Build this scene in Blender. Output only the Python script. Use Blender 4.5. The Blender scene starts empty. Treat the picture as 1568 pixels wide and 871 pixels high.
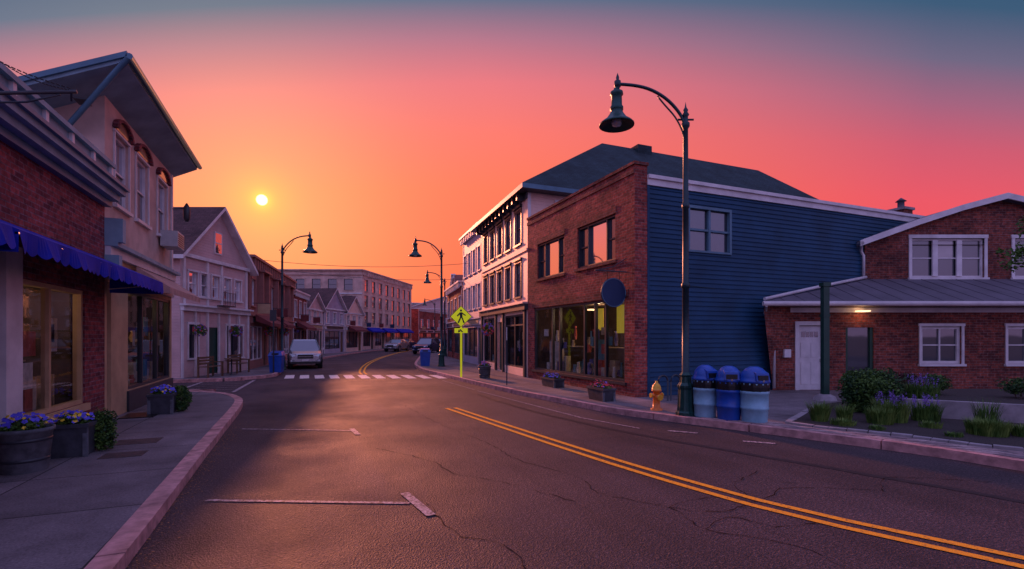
import bpy, math, random
from mathutils import Vector
random.seed(7)
R=random.random
def rr(a,b): return a+(b-a)*random.random()
YAW=math.radians(22.44); C=math.cos(YAW); S=math.sin(YAW)
def lin(r,g,b):
    def f(c):
        c/=255.0
        return c/12.92 if c<=.04045 else ((c+.055)/1.055)**2.4
    return (f(r),f(g),f(b),1)
scn=bpy.context.scene
# ------------------------------------------------------------ materials
def nm(name):
    m=bpy.data.materials.new(name); m.use_nodes=True
    nt=m.node_tree; b=nt.nodes['Principled BSDF']
    return m,nt,b
def N(nt,t,**k):
    n=nt.nodes.new(t)
    for a,v in k.items(): setattr(n,a,v)
    return n
def L(nt,a,b): nt.links.new(a,b)
def mathn(nt,op,a,b=None,c=None):
    n=nt.nodes.new('ShaderNodeMath'); n.operation=op
    for i,v in enumerate((a,b,c)):
        if v is None: continue
        if isinstance(v,(int,float)): n.inputs[i].default_value=v
        else: nt.links.new(v,n.inputs[i])
    return n.outputs[0]
def mixc(nt,f,a,b,bt='MIX'):
    n=nt.nodes.new('ShaderNodeMix'); n.data_type='RGBA'; n.blend_type=bt; n.clamp_factor=True
    for i,v in ((0,f),(6,a),(7,b)):
        if isinstance(v,(int,float)): n.inputs[i].default_value=v
        elif isinstance(v,(tuple,list)): n.inputs[i].default_value=(v[0],v[1],v[2],1)
        else: nt.links.new(v,n.inputs[i])
    return n.outputs[2]
def ramp(nt,f,stops):
    n=nt.nodes.new('ShaderNodeValToRGB'); e=n.color_ramp.elements
    while len(e)<len(stops): e.new(.5)
    for i,(p,c) in enumerate(stops):
        e[i].position=p; e[i].color=(c,c,c,1) if isinstance(c,(int,float)) else (c[0],c[1],c[2],1)
    nt.links.new(f,n.inputs[0]); return n.outputs[0]
def noise(nt,vec,sc,det=5,rough=.6):
    n=nt.nodes.new('ShaderNodeTexNoise'); n.inputs['Scale'].default_value=sc
    n.inputs['Detail'].default_value=det; n.inputs['Roughness'].default_value=rough
    if vec is not None: nt.links.new(vec,n.inputs['Vector'])
    return n.outputs[0]
def bump(nt,b,h,st,dist=.01,prev=None):
    n=nt.nodes.new('ShaderNodeBump'); n.inputs['Strength'].default_value=st; n.inputs['Distance'].default_value=dist
    nt.links.new(h,n.inputs['Height'])
    if prev: nt.links.new(prev,n.inputs['Normal'])
    nt.links.new(n.outputs[0],b.inputs['Normal']); return n.outputs[0]
def simple(name,col,rough=.6,metal=0,var=.25,sc=3,bmp=.15,bsc=60,spec=.5,em=0):
    m,nt,b=nm(name); tc=N(nt,'ShaderNodeTexCoord'); v=tc.outputs['Object']
    n=noise(nt,v,sc,6)
    f=ramp(nt,n,[(.3,1-var),(.7,1+var*.4)])
    L(nt,mixc(nt,1.0,col,f,'MULTIPLY'),b.inputs['Base Color'])
    b.inputs['Roughness'].default_value=rough; b.inputs['Metallic'].default_value=metal
    b.inputs['Specular IOR Level'].default_value=spec
    if em: b.inputs['Emission Color'].default_value=(*col,1); b.inputs['Emission Strength'].default_value=em
    if bmp>0: bump(nt,b,noise(nt,v,bsc,3),bmp,.004)
    return m
def brickmat(name,c1,c2,mort,dark=.5):
    m,nt,b=nm(name); tc=N(nt,'ShaderNodeTexCoord'); uv=tc.outputs['UV']
    t=N(nt,'ShaderNodeTexBrick'); L(nt,uv,t.inputs['Vector'])
    t.inputs['Scale'].default_value=1; t.inputs['Brick Width'].default_value=.225; t.inputs['Row Height'].default_value=.08
    t.inputs['Mortar Size'].default_value=.008; t.inputs['Mortar Smooth'].default_value=.3; t.inputs['Bias'].default_value=-.05
    t.inputs['Color1'].default_value=(*c1,1);t.inputs['Color2'].default_value=(*c2,1);t.inputs['Mortar'].default_value=(*mort,1)
    g=ramp(nt,noise(nt,uv,.6,7,.75),[(.32,dark),(.68,1.25)])
    g2=ramp(nt,noise(nt,uv,9,3,.7),[(.3,.45),(.7,1.5)])
    L(nt,mixc(nt,1.0,mixc(nt,1.0,t.outputs[0],g,'MULTIPLY'),g2,'MULTIPLY'),b.inputs['Base Color'])
    b.inputs['Roughness'].default_value=.85; b.inputs['Specular IOR Level'].default_value=.25
    p=bump(nt,b,mathn(nt,'SUBTRACT',1.0,t.outputs['Fac']),.8,.012)
    bump(nt,b,noise(nt,uv,70,3),.35,.005,p)
    return m
def siding(name,col,pitch=.12,var=.2,rough=.6):
    m,nt,b=nm(name); tc=N(nt,'ShaderNodeTexCoord'); uv=tc.outputs['UV']
    sx=N(nt,'ShaderNodeSeparateXYZ'); L(nt,uv,sx.inputs[0])
    fr=mathn(nt,'FRACT',mathn(nt,'DIVIDE',mathn(nt,'ADD',sx.outputs[1],100.0),pitch))
    f=ramp(nt,noise(nt,uv,1.2,6),[(.3,1-var),(.7,1.1)])
    L(nt,mixc(nt,1.0,col,f,'MULTIPLY'),b.inputs['Base Color']); b.inputs['Roughness'].default_value=rough; b.inputs['Specular IOR Level'].default_value=.3
    bump(nt,b,mathn(nt,'SUBTRACT',1.0,fr),.9,.02)
    return m
def glassmat(name,base,refl,rough=.03,wav=.02):
    m,nt,b=nm(name); tc=N(nt,'ShaderNodeTexCoord')
    n=noise(nt,tc.outputs['Object'],1.5,2)
    L(nt,mixc(nt,n,base,tuple(c*.4 for c in base)),b.inputs['Base Color'])
    b.inputs['Roughness'].default_value=.4
    g=N(nt,'ShaderNodeBsdfGlossy'); g.inputs['Color'].default_value=(.85,.88,.95,1); g.inputs['Roughness'].default_value=rough
    bp=N(nt,'ShaderNodeBump'); bp.inputs['Strength'].default_value=wav; bp.inputs['Distance'].default_value=.1
    L(nt,noise(nt,tc.outputs['Object'],1.2,1),bp.inputs['Height']); L(nt,bp.outputs[0],g.inputs['Normal'])
    lw=N(nt,'ShaderNodeLayerWeight'); lw.inputs[0].default_value=.35
    fac=mathn(nt,'MINIMUM',mathn(nt,'ADD',mathn(nt,'MULTIPLY',lw.outputs[0],1.0),refl),1.0)
    mx=N(nt,'ShaderNodeMixShader'); L(nt,fac,mx.inputs[0]); L(nt,b.outputs[0],mx.inputs[1]); L(nt,g.outputs[0],mx.inputs[2])
    L(nt,mx.outputs[0],nt.nodes['Material Output'].inputs[0]); return m
def clearglass(name):
    m,nt,b=nm(name); nt.nodes.remove(b)
    t=N(nt,'ShaderNodeBsdfTransparent'); t.inputs[0].default_value=(.85,.88,.9,1)
    g=N(nt,'ShaderNodeBsdfGlossy'); g.inputs['Roughness'].default_value=.02; g.inputs['Color'].default_value=(.9,.9,.9,1)
    lw=N(nt,'ShaderNodeLayerWeight'); lw.inputs[0].default_value=.2
    fac=mathn(nt,'ADD',mathn(nt,'MULTIPLY',lw.outputs[0],.8),.03)
    mx=N(nt,'ShaderNodeMixShader'); L(nt,fac,mx.inputs[0]); L(nt,t.outputs[0],mx.inputs[1]); L(nt,g.outputs[0],mx.inputs[2])
    L(nt,mx.outputs[0],nt.nodes['Material Output'].inputs[0]); return m
def emit(name,col,st):
    m,nt,b=nm(name); b.inputs['Base Color'].default_value=(*col,1)
    b.inputs['Emission Color'].default_value=(*col,1); b.inputs['Emission Strength'].default_value=st; return m
def asphalt():
    m,nt,b=nm('asphalt'); tc=N(nt,'ShaderNodeTexCoord'); v=tc.outputs['Object']
    big=ramp(nt,noise(nt,v,.22,6,.65),[(.3,.5),(.7,1.3)])
    mp=N(nt,'ShaderNodeMapping'); mp.inputs['Scale'].default_value=(1.6,.12,1); L(nt,v,mp.inputs[0])
    lane=ramp(nt,noise(nt,mp.outputs[0],.9,4),[(.3,.7),(.7,1.2)])
    fine=ramp(nt,noise(nt,v,34,5,.9),[(.36,.25),(.54,.95),(.66,3.0)])
    c=mixc(nt,1.0,(.078,.05,.055),big,'MULTIPLY'); c=mixc(nt,1.0,c,lane,'MULTIPLY'); c=mixc(nt,1.0,c,fine,'MULTIPLY')  # rosy base tint stands in for the pink sky sheen on the road
    sp=ramp(nt,noise(nt,v,1.7,3,.5),[(.68,0.0),(.73,1.0)])
    c=mixc(nt,mathn(nt,'MULTIPLY',sp,.45),c,(.015,.012,.014))
    L(nt,c,b.inputs['Base Color'])
    L(nt,ramp(nt,noise(nt,v,.5,4),[(.3,.58),(.7,.8)]),b.inputs['Roughness'])
    b.inputs['Specular IOR Level'].default_value=.25
    vo2=N(nt,'ShaderNodeTexVoronoi'); vo2.inputs['Scale'].default_value=70; L(nt,v,vo2.inputs[0])
    p=bump(nt,b,vo2.outputs[0],.8,.01)
    bump(nt,b,noise(nt,v,3,5),.3,.02,p)
    return m
def slabmat(name,col,w,h,off,ms,rough=.8):
    m,nt,b=nm(name); tc=N(nt,'ShaderNodeTexCoord'); v=tc.outputs['UV']
    t=N(nt,'ShaderNodeTexBrick'); L(nt,v,t.inputs[0]); t.offset=off
    t.inputs['Scale'].default_value=1;t.inputs['Brick Width'].default_value=w;t.inputs['Row Height'].default_value=h
    t.inputs['Mortar Size'].default_value=ms
    t.inputs['Color1'].default_value=(*col,1);t.inputs['Color2'].default_value=(*[c*.72 for c in col],1);t.inputs['Mortar'].default_value=(*[c*.18 for c in col],1)
    c=mixc(nt,1.0,t.outputs[0],ramp(nt,noise(nt,v,.9,6,.7),[(.3,.5),(.7,1.25)]),'MULTIPLY')
    c=mixc(nt,1.0,c,ramp(nt,noise(nt,v,45,3,.8),[(.3,.55),(.7,1.4)]),'MULTIPLY')
    L(nt,c,b.inputs['Base Color']); b.inputs['Roughness'].default_value=rough; b.inputs['Specular IOR Level'].default_value=.3
    p=bump(nt,b,mathn(nt,'SUBTRACT',1.0,t.outputs['Fac']),.7,.01)
    bump(nt,b,noise(nt,v,80,3),.3,.005,p)
    return m
def paint(name,col,wear=.5):
    m,nt,b=nm(name); tc=N(nt,'ShaderNodeTexCoord'); v=tc.outputs['Object']
    n=noise(nt,v,20,7,.85)
    f=ramp(nt,n,[(.3+.15*wear,0.0),(.4+.22*wear,1.0)])
    L(nt,mixc(nt,f,(.06,.045,.05),col),b.inputs['Base Color']); b.inputs['Roughness'].default_value=.65; b.inputs['Specular IOR Level'].default_value=.2
    bump(nt,b,noise(nt,v,90,3),.5,.006); return m
def leafmat(name,c1,c2,sc=9):
    m,nt,b=nm(name); tc=N(nt,'ShaderNodeTexCoord')
    f=ramp(nt,noise(nt,tc.outputs['Object'],sc,3),[(.35,0.0),(.65,1.0)])
    L(nt,mixc(nt,f,c1,c2),b.inputs['Base Color']); b.inputs['Roughness'].default_value=.6; b.inputs['Specular IOR Level'].default_value=.25
    return m

ASP=asphalt(); SIDE=slabmat('concrete_paving',(.22,.18,.19),1.5,1.5,0,.01)
CURB=simple('granite_curb',(.6,.3,.28),.7,0,.55,5,.5,90,.25)  # granite colour carries the coral tint of the sky light
GROUND=simple('ground_soil',(.09,.08,.07),.9,0,.3,.2,0); MULCH=simple('mulch',(.04,.026,.022),.95,0,.7,30,1,60)
YEL=paint('road_paint_yellow',(.95,.38,.02),.35); WHT=paint('road_paint_white',(.6,.46,.46),.85); WHT2=paint('road_paint_crosswalk',(.85,.7,.62),.4)
TAR=simple('tar_seal',(.03,.022,.026),.6,0,.4,8,.3,50,.2); CRK=simple('crack_dark',(.008,.007,.009),.9,0,.2,8,0,60,.1)
BRK=brickmat('brick_red',(.5,.09,.065),(.19,.035,.035),(.3,.16,.14),.4)
BRKL=brickmat('brick_dark_red',(.34,.065,.065),(.12,.028,.04),(.22,.13,.15),.5)
BRKR=brickmat('brick_rust',(.34,.075,.048),(.13,.035,.032),(.22,.14,.13),.35)
BLUE=simple('blue_clapboard',(.01,.055,.12),.6,0,.35,1.2,.15,40,.25)
CREAM=siding('cream_clapboard',(.84,.52,.42),.14); PALE=siding('pale_clapboard',(.6,.38,.36),.12); LAV=siding('grey_clapboard',(.4,.32,.4),.14)
STUC=simple('cream_stucco',(.66,.44,.37),.8,0,.35,1.2,.3,40,.2); BROWN=siding('brown_clapboard',(.34,.14,.12),.13)
WHITE=simple('white_trim',(.72,.66,.66),.5,0,.25,2,.05,40,.3); TEALT=simple('blue_grey_trim',(.1,.2,.27),.5,0,.25,2,.05,40,.3)
SOF=simple('soffit_blue_grey',(.24,.36,.42),.6,0,.3,2,.05,40,.3)
DKT=simple('dark_trim',(.03,.035,.045),.4,0,.3,4,.05); GREENM=simple('green_cast_iron',(.01,.06,.052),.38,.3,.3,8,.1)
POLE=simple('lamp_pole_paint',(.012,.035,.045),.4,.3,.3,8,.1)
SHING=slabmat('roof_shingle',(.03,.055,.065),.3,.14,.5,.006,.85); SHINB=slabmat('roof_shingle_brown',(.12,.055,.055),.3,.14,.5,.006,.85); METR=simple('grey_membrane_roof',(.11,.095,.12),.7,0,.35,1,.1)
GL=glassmat('window_glass_reflective',(.02,.03,.05),.5); GLB=glassmat('window_glass_dark',(.015,.022,.035),.1); GLM=glassmat('window_glass_bright',(.1,.06,.06),.82)
BLIND=glassmat('window_blind_behind_glass',(.3,.27,.26),.15)
CLR=clearglass('shop_glass'); INT=simple('shop_interior',(.12,.08,.06),.9,0,.5,2,0)
CANV=simple('blue_canvas',(.01,.022,.36),.75,0,.25,4,.2,120,.2); CANP=simple('striped_canvas_pink',(.5,.28,.24),.8,0,.3,4,.2,100); CANR=simple('maroon_canvas',(.16,.025,.03),.8,0,.3,4,.2)
TAN=simple('tan_painted_wood',(.5,.32,.18),.6,0,.3,2,.1); DGRN=simple('dark_green_paint',(.015,.06,.04),.5,0,.3,4,.1)
BINW=simple('barrel_light_blue',(.24,.46,.58),.4,0,.25,5,.05); BINB=simple('barrel_blue',(.01,.07,.38),.35,0,.25,5,.05)
BLK=simple('black_plastic',(.012,.012,.014),.35,0,.3,5,.4,14); RUBB=simple('tyre_rubber',(.02,.02,.02),.8,0,.2,5,.1)
HYO=simple('hydrant_orange',(.85,.2,.02),.4,0,.3,9,.1); HYY=simple('hydrant_yellow',(.85,.42,.03),.4,0,.3,9,.1)
FLY=simple('fluorescent_yellow',(.8,.82,.01),.45,0,.08,3,0,em=.3); SBLK=simple('sign_black',(.01,.01,.01),.5,0,.1,3,0)  # sign yellow has slight emission added so it looks brighter
FLYP=simple('poster_yellow',(.85,.62,.05),.6,0,.1,3,0,em=.2); SIGNB=simple('sign_navy',(.02,.04,.1),.5,0,.15,2,0,60,.2)  # poster yellow is given a faint glow, though it is no lamp
LEAF=leafmat('leaves_green',(.03,.085,.015),(.11,.2,.035)); LEAFD=leafmat('leaves_dark',(.012,.04,.014),(.04,.1,.03)); LEAFR=leafmat('leaves_maroon',(.05,.012,.02),(.1,.03,.03))
GRS=leafmat('grass_blades',(.05,.12,.02),(.18,.26,.05),4); BARK=simple('bark',(.09,.06,.045),.9,0,.4,9,.8,40)
FB=simple('petals_blue',(.1,.08,.65),.6,0,.3,20,0); FY=simple('petals_yellow',(.95,.62,.03),.6,0,.2,20,0); FP=simple('petals_purple',(.25,.13,.5),.6,0,.3,20,0); FR=simple('petals_red',(.7,.05,.07),.6,0,.3,20,0)
POT=simple('weathered_wood_tub',(.12,.13,.15),.8,0,.6,7,.6,30); POTD=simple('dark_planter',(.05,.055,.07),.6,0,.5,6,.4,30)
SILV=simple('car_silver',(.42,.42,.44),.25,.7,.08,2,0); CBLU=simple('car_blue',(.02,.04,.12),.25,.5,.08,2,0); CHR=simple('chrome',(.6,.6,.6),.15,1,.1,2,0)
LAMPG=emit('lamp_glow',(1,.62,.32),2.2); HEADL=simple('headlamp_glass',(.7,.72,.75),.1,.3,.1,3,0); IRON=simple('iron_lid',(.1,.07,.07),.6,.4,.4,12,.8,60)
CONC=simple('concrete_wall',(.33,.28,.29),.85,0,.4,3,.4,40); ACM=simple('air_conditioner_metal',(.45,.45,.45),.5,0,.2,6,.1); WICK=simple('wood_brown',(.14,.07,.035),.6,0,.3,8,.2)
DRY=simple('dry_leaf',(.32,.15,.06),.8,0,.5,30,0)
ITEMS=[simple('item_%d'%i,c,.6,0,.4,9,0) for i,c in enumerate([(.5,.35,.2),(.6,.5,.42),(.1,.25,.3),(.45,.08,.06),(.15,.13,.35),(.7,.6,.55)])]

# ------------------------------------------------------------ mesh builder
class M:
    def __init__(s): s.v=[];s.f=[];s.m=[];s.sm=[];s.mats=[]
    def mi(s,mat):
        if mat not in s.mats: s.mats.append(mat)
        return s.mats.index(mat)
    def face(s,pts,mat,sm=False):
        b=len(s.v); s.v+= [tuple(p) for p in pts]; s.f.append(tuple(range(b,b+len(pts)))); s.m.append(s.mi(mat)); s.sm.append(sm)
    def hexa(s,p,mat):
        b=len(s.v); s.v+=[tuple(q) for q in p]; k=s.mi(mat)
        for q in ((3,2,1,0),(4,5,6,7),(0,1,5,4),(1,2,6,5),(2,3,7,6),(3,0,4,7)):
            s.f.append(tuple(b+i for i in q)); s.m.append(k); s.sm.append(False)
    def box(s,x0,x1,y0,y1,z0,z1,mat):
        s.hexa([(x0,y0,z0),(x1,y0,z0),(x1,y1,z0),(x0,y1,z0),(x0,y0,z1),(x1,y0,z1),(x1,y1,z1),(x0,y1,z1)],mat)
    def prism(s,poly,z0,z1,mat):
        n=len(poly)
        s.face([(p[0],p[1],z1) for p in poly],mat)
        for i in range(n):
            a=poly[i];c=poly[(i+1)%n]
            s.face([(a[0],a[1],z0),(c[0],c[1],z0),(c[0],c[1],z1),(a[0],a[1],z1)],mat)
    def lathe(s,prof,cx,cy,mat,seg=20,sm=True,flute=0):
        b=len(s.v);k=s.mi(mat)
        for r,z in prof:
            for i in range(seg):
                a=2*math.pi*i/seg; q=r*(1-(flute if i%2 else 0))
                s.v.append((cx+q*math.cos(a),cy+q*math.sin(a),z))
        for j in range(len(prof)-1):
            for i in range(seg):
                i2=(i+1)%seg
                s.f.append((b+j*seg+i,b+j*seg+i2,b+(j+1)*seg+i2,b+(j+1)*seg+i)); s.m.append(k); s.sm.append(sm and not flute)
        for j in (0,len(prof)-1):
            if prof[j][0]>.001: s.f.append(tuple(b+j*seg+i for i in range(seg))); s.m.append(k); s.sm.append(False)
    def tube(s,path,rad,mat,seg=8):
        P=[Vector(p) for p in path]; n=len(P); b=len(s.v);k=s.mi(mat)
        for i,p in enumerate(P):
            d=(P[min(i+1,n-1)]-P[max(i-1,0)]).normalized()
            up=Vector((0,0,1)) if abs(d.z)<.95 else Vector((1,0,0))
            x=d.cross(up).normalized(); y=d.cross(x)
            r=rad(i/(n-1)) if callable(rad) else rad
            for j in range(seg):
                a=2*math.pi*j/seg; q=p+x*(r*math.cos(a))+y*(r*math.sin(a)); s.v.append(tuple(q))
        for i in range(n-1):
            for j in range(seg):
                j2=(j+1)%seg
                s.f.append((b+i*seg+j,b+i*seg+j2,b+(i+1)*seg+j2,b+(i+1)*seg+j)); s.m.append(k); s.sm.append(True)
        for i in (0,n-1): s.f.append(tuple(b+i*seg+j for j in range(seg))); s.m.append(k); s.sm.append(False)
    def leaves(s,c,r,n,size,mat,shell=.5,flat=False):
        k=s.mi(mat)
        cl=[(rr(-.75,.75),rr(-.75,.75),rr(-.7,.8),rr(.25,.5)) for _ in range(max(4,int(10*shell)+6))]
        for _ in range(n):
            if R()<.55:
                q=random.choice(cl); p=Vector((q[0]+random.gauss(0,q[3]*.5),q[1]+random.gauss(0,q[3]*.5),q[2]+random.gauss(0,q[3]*.5)))
            else:
                p=Vector((random.gauss(0,1),random.gauss(0,1),random.gauss(0,1))).normalized()*rr(shell,1.0)
            if p.length>1.15: continue
            w=Vector((c[0]+p.x*r[0],c[1]+p.y*r[1],c[2]+p.z*r[2]))
            a=Vector((random.gauss(0,1),random.gauss(0,1),random.gauss(0,.6))).normalized()
            t=a.cross(Vector((random.gauss(0,1),random.gauss(0,1),random.gauss(0,1)))).normalized()
            z=size*rr(.6,1.3); b=len(s.v)
            s.v+=[tuple(w-a*z),tuple(w+t*z*.5),tuple(w+a*z),tuple(w-t*z*.5)]
            s.f.append((b,b+1,b+2,b+3)); s.m.append(k); s.sm.append(False)
    def blades(s,c,rad,n,h,mat,w=.008,lean=.45):
        k=s.mi(mat)
        for _ in range(n):
            a=rr(0,6.283); q=rad*math.sqrt(R()); x=c[0]+q*math.cos(a); y=c[1]+q*math.sin(a)
            hh=h*rr(.5,1.1); a2=a+rr(-.8,.8); l=lean*hh*rr(.2,1.2); dx=math.cos(a2);dy=math.sin(a2); px,py=-dy*w,dx*w
            b=len(s.v); z=c[2]
            s.v+=[(x-px,y-py,z),(x+px,y+py,z),(x+dx*l*.4+px*.8,y+dy*l*.4+py*.8,z+hh*.6),(x+dx*l*.4-px*.8,y+dy*l*.4-py*.8,z+hh*.6),(x+dx*l,y+dy*l,z+hh)]
            s.f+=[(b,b+1,b+2,b+3),(b+3,b+2,b+4)]; s.m+=[k,k]; s.sm+=[False,False]
    def make(s,name):
        me=bpy.data.meshes.new(name); me.from_pydata(s.v,[],s.f)
        for mt in s.mats: me.materials.append(mt)
        me.polygons.foreach_set('material_index',s.m); me.polygons.foreach_set('use_smooth',s.sm)
        uv=me.uv_layers.new(name='UVMap'); me.update()
        for p in me.polygons:
            n=p.normal
            if abs(n.z)>.9: t=Vector((1,0,0)); b=Vector((0,1,0))
            else:
                t=Vector((-n.y,n.x,0)).normalized(); b=n.cross(t)
                if b.z<0: b=-b
            for li in p.loop_indices:
                co=me.vertices[me.loops[li].vertex_index].co
                uv.data[li].uv=(co.dot(t),co.dot(b))
        o=bpy.data.objects.new(name,me); scn.collection.objects.link(o); return o
class Obj:
    def __init__(s,name,loc=(0,0,0),rz=0,cam=False):
        s.name=name; s.loc=loc; s.rz=rz; s.parts={}
        if cam:   # placed along the cross-street frame turned 22.44 deg from the main street
            s.loc=(C*loc[0]+S*loc[1],-S*loc[0]+C*loc[1],loc[2]); s.rz=rz-YAW
    def p(s,n):
        if n not in s.parts: s.parts[n]=M()
        return s.parts[n]
    def build(s):
        it=[(k,m) for k,m in s.parts.items() if m.f]
        if len(it)==1:
            o=it[0][1].make(s.name)
        else:
            o=bpy.data.objects.new(s.name,None); scn.collection.objects.link(o); o.empty_display_size=.3
            for k,m in it:
                c=m.make(k); c.parent=o
        o.location=s.loc; o.rotation_euler=(0,0,s.rz); return o
class F:
    def __init__(s,O,U,):
        l=math.hypot(*U); s.O=O; s.U=(U[0]/l,U[1]/l); s.N=(s.U[1],-s.U[0]); s.len=l
    def pt(s,u,v,d): return (s.O[0]+s.U[0]*u+s.N[0]*d, s.O[1]+s.U[1]*u+s.N[1]*d, v)
    def box(s,m,u0,u1,v0,v1,d0,d1,mat):
        m.hexa([s.pt(u0,v0,d1),s.pt(u1,v0,d1),s.pt(u1,v0,d0),s.pt(u0,v0,d0),s.pt(u0,v1,d1),s.pt(u1,v1,d1),s.pt(u1,v1,d0),s.pt(u0,v1,d0)],mat)
    def quad(s,m,u0,u1,v0,v1,d,mat): m.face([s.pt(u0,v0,d),s.pt(u1,v0,d),s.pt(u1,v1,d),s.pt(u0,v1,d)],mat)
    def wall(s,m,u0,u1,v0,v1,ops,mat,dep=.15,rmat=None):
        us=sorted({u0,u1}|{o[0] for o in ops}|{o[1] for o in ops}); vs=sorted({v0,v1}|{o[2] for o in ops}|{o[3] for o in ops})
        for i in range(len(us)-1):
            for j in range(len(vs)-1):
                cu=(us[i]+us[i+1])/2; cv=(vs[j]+vs[j+1])/2
                if any(o[0]<cu<o[1] and o[2]<cv<o[3] for o in ops): continue
                s.quad(m,us[i],us[i+1],vs[j],vs[j+1],0,mat)
        rm=rmat or mat
        for a,b,c,d in ops:
            m.face([s.pt(a,c,0),s.pt(a,d,0),s.pt(a,d,-dep),s.pt(a,c,-dep)],rm); m.face([s.pt(b,c,0),s.pt(b,d,0),s.pt(b,d,-dep),s.pt(b,c,-dep)],rm)
            m.face([s.pt(a,d,0),s.pt(b,d,0),s.pt(b,d,-dep),s.pt(a,d,-dep)],rm); m.face([s.pt(a,c,0),s.pt(b,c,0),s.pt(b,c,-dep),s.pt(a,c,-dep)],rm)
    def window(s,o,a,b,c,d,fr,gl,nx=1,ny=2,cas=.09,cm=None,sill=True,fw=.05,dep=.13,bars=None,blind=True):
        w=o.p('windows'); cm=cm or fr; e=.002
        if cas:
            s.box(w,a-cas,a,c,d,e,.035,cm); s.box(w,b,b+cas,c,d,e,.035,cm); s.box(w,a-cas-.02,b+cas+.02,d,d+cas*1.2,e,.045,cm)
        if sill: s.box(w,a-cas-.03,b+cas+.03,c-.07,c,e,.08,cm)
        a+=e;b-=e;c+=e;d-=e
        s.box(w,a,a+fw,c,d,-dep,-.05,fr); s.box(w,b-fw,b,c,d,-dep,-.05,fr); s.box(w,a+fw,b-fw,c,c+fw,-dep,-.05,fr); s.box(w,a+fw,b-fw,d-fw,d,-dep,-.05,fr)
        s.quad(w,a+fw,b-fw,c+fw,d-fw,-dep+.03,gl)
        if blind and R()<.4 and d-c<2: s.quad(w,a+fw,b-fw,d-fw-(d-c)*rr(.25,.55),d-fw,-dep+.033,BLIND)
        xs=bars if bars else [i/nx for i in range(1,nx)]
        for t in xs: x=a+(b-a)*t; s.box(w,x-.022,x+.022,c+fw,d-fw,-dep+.035,-.055,fr)
        for i in range(1,ny): z=c+(d-c)*i/ny; s.box(w,a+fw,b-fw,z-.02,z+.02,-dep+.04,-.06,fr)
    def shop(s,o,a,b,c,d,fr,bars=(),depth=2.2,fw=.07,gl=None,items=26,trans=None):
        w=o.p('shop_window'); e=.002
        g=o.p('shop_interior')
        for q in ([s.pt(a,c,-depth),s.pt(b,c,-depth),s.pt(b,d,-depth),s.pt(a,d,-depth)],[s.pt(a,c,-.16),s.pt(a,d,-.16),s.pt(a,d,-depth),s.pt(a,c,-depth)],
                  [s.pt(b,c,-.16),s.pt(b,d,-.16),s.pt(b,d,-depth),s.pt(b,c,-depth)],[s.pt(a,c,-.16),s.pt(b,c,-.16),s.pt(b,c,-depth),s.pt(a,c,-depth)],
                  [s.pt(a,d,-.16),s.pt(b,d,-.16),s.pt(b,d,-depth),s.pt(a,d,-depth)]): g.face(q,INT)
        for i in range(items):
            u=rr(a+.1,b-.4); dd=-rr(.25,1.1); k=random.choice(ITEMS); t=R()
            p=s.pt(u,0,dd)
            if t<.45:
                h=rr(.15,.5); r=rr(.05,.12); z0=c+.01+(0 if R()<.6 else rr(.3,.5)*(d-c)); g.lathe([(r*.6,z0),(r,z0+h*.4),(r*.5,z0+h*.8),(r*.7,z0+h)],p[0],p[1],k,10)
            elif t<.75: s.box(g,u,u+rr(.1,.35),c+.01,c+rr(.2,.6),dd-.2,dd,k)
            else: z0=c+rr(.3,.6)*(d-c); s.box(g,u,u+rr(.15,.4),z0,z0+rr(.2,.5),-.2,-.19,k)
        s.box(g,a+.05,b-.05,c+(d-c)*.38,c+(d-c)*.38+.03,-1.2,-.8,ITEMS[0])
        s.box(w,a+e,a+fw,c+e,d-e,-.15,-.03,fr); s.box(w,b-fw,b-e,c+e,d-e,-.15,-.03,fr); s.box(w,a+fw,b-fw,c+e,c+fw,-.15,-.03,fr); s.box(w,a+fw,b-fw,d-fw,d-e,-.15,-.03,fr)
        s.quad(w,a+fw,b-fw,c+fw,d-fw,-.09,gl or CLR)
        for t in bars: s.box(w,t-.035,t+.035,c+fw,d-fw,-.14,-.04,fr)
        if trans: s.box(w,a+fw,b-fw,trans-.03,trans+.03,-.135,-.045,fr)

def catmull(P,step=.5):
    out=[]; n=len(P)
    for i in range(n-1):
        p0=Vector(P[max(i-1,0)]);p1=Vector(P[i]);p2=Vector(P[i+1]);p3=Vector(P[min(i+2,n-1)])
        k=max(1,int((p2-p1).length/step))
        for j in range(k):
            t=j/k; out.append(.5*((2*p1)+(p2-p0)*t+(2*p0-5*p1+4*p2-p3)*t*t+(3*p1-p0-3*p2+p3)*t**3))
    out.append(Vector(P[-1])); return out
def offs(P,d):
    out=[]
    for i,p in enumerate(P):
        a=P[max(i-1,0)]; b=P[min(i+1,len(P)-1)]; t=(b-a).normalized(); out.append(p+Vector((t.y,-t.x))*d)
    return out
def strip(m,P,w,z,mat,jit=0):
    A=offs(P,w/2);B=offs(P,-w/2)
    for i in range(len(P)-1):
        m.face([(A[i].x,A[i].y,z),(A[i+1].x,A[i+1].y,z),(B[i+1].x,B[i+1].y,z),(B[i].x,B[i].y,z)],mat)

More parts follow.
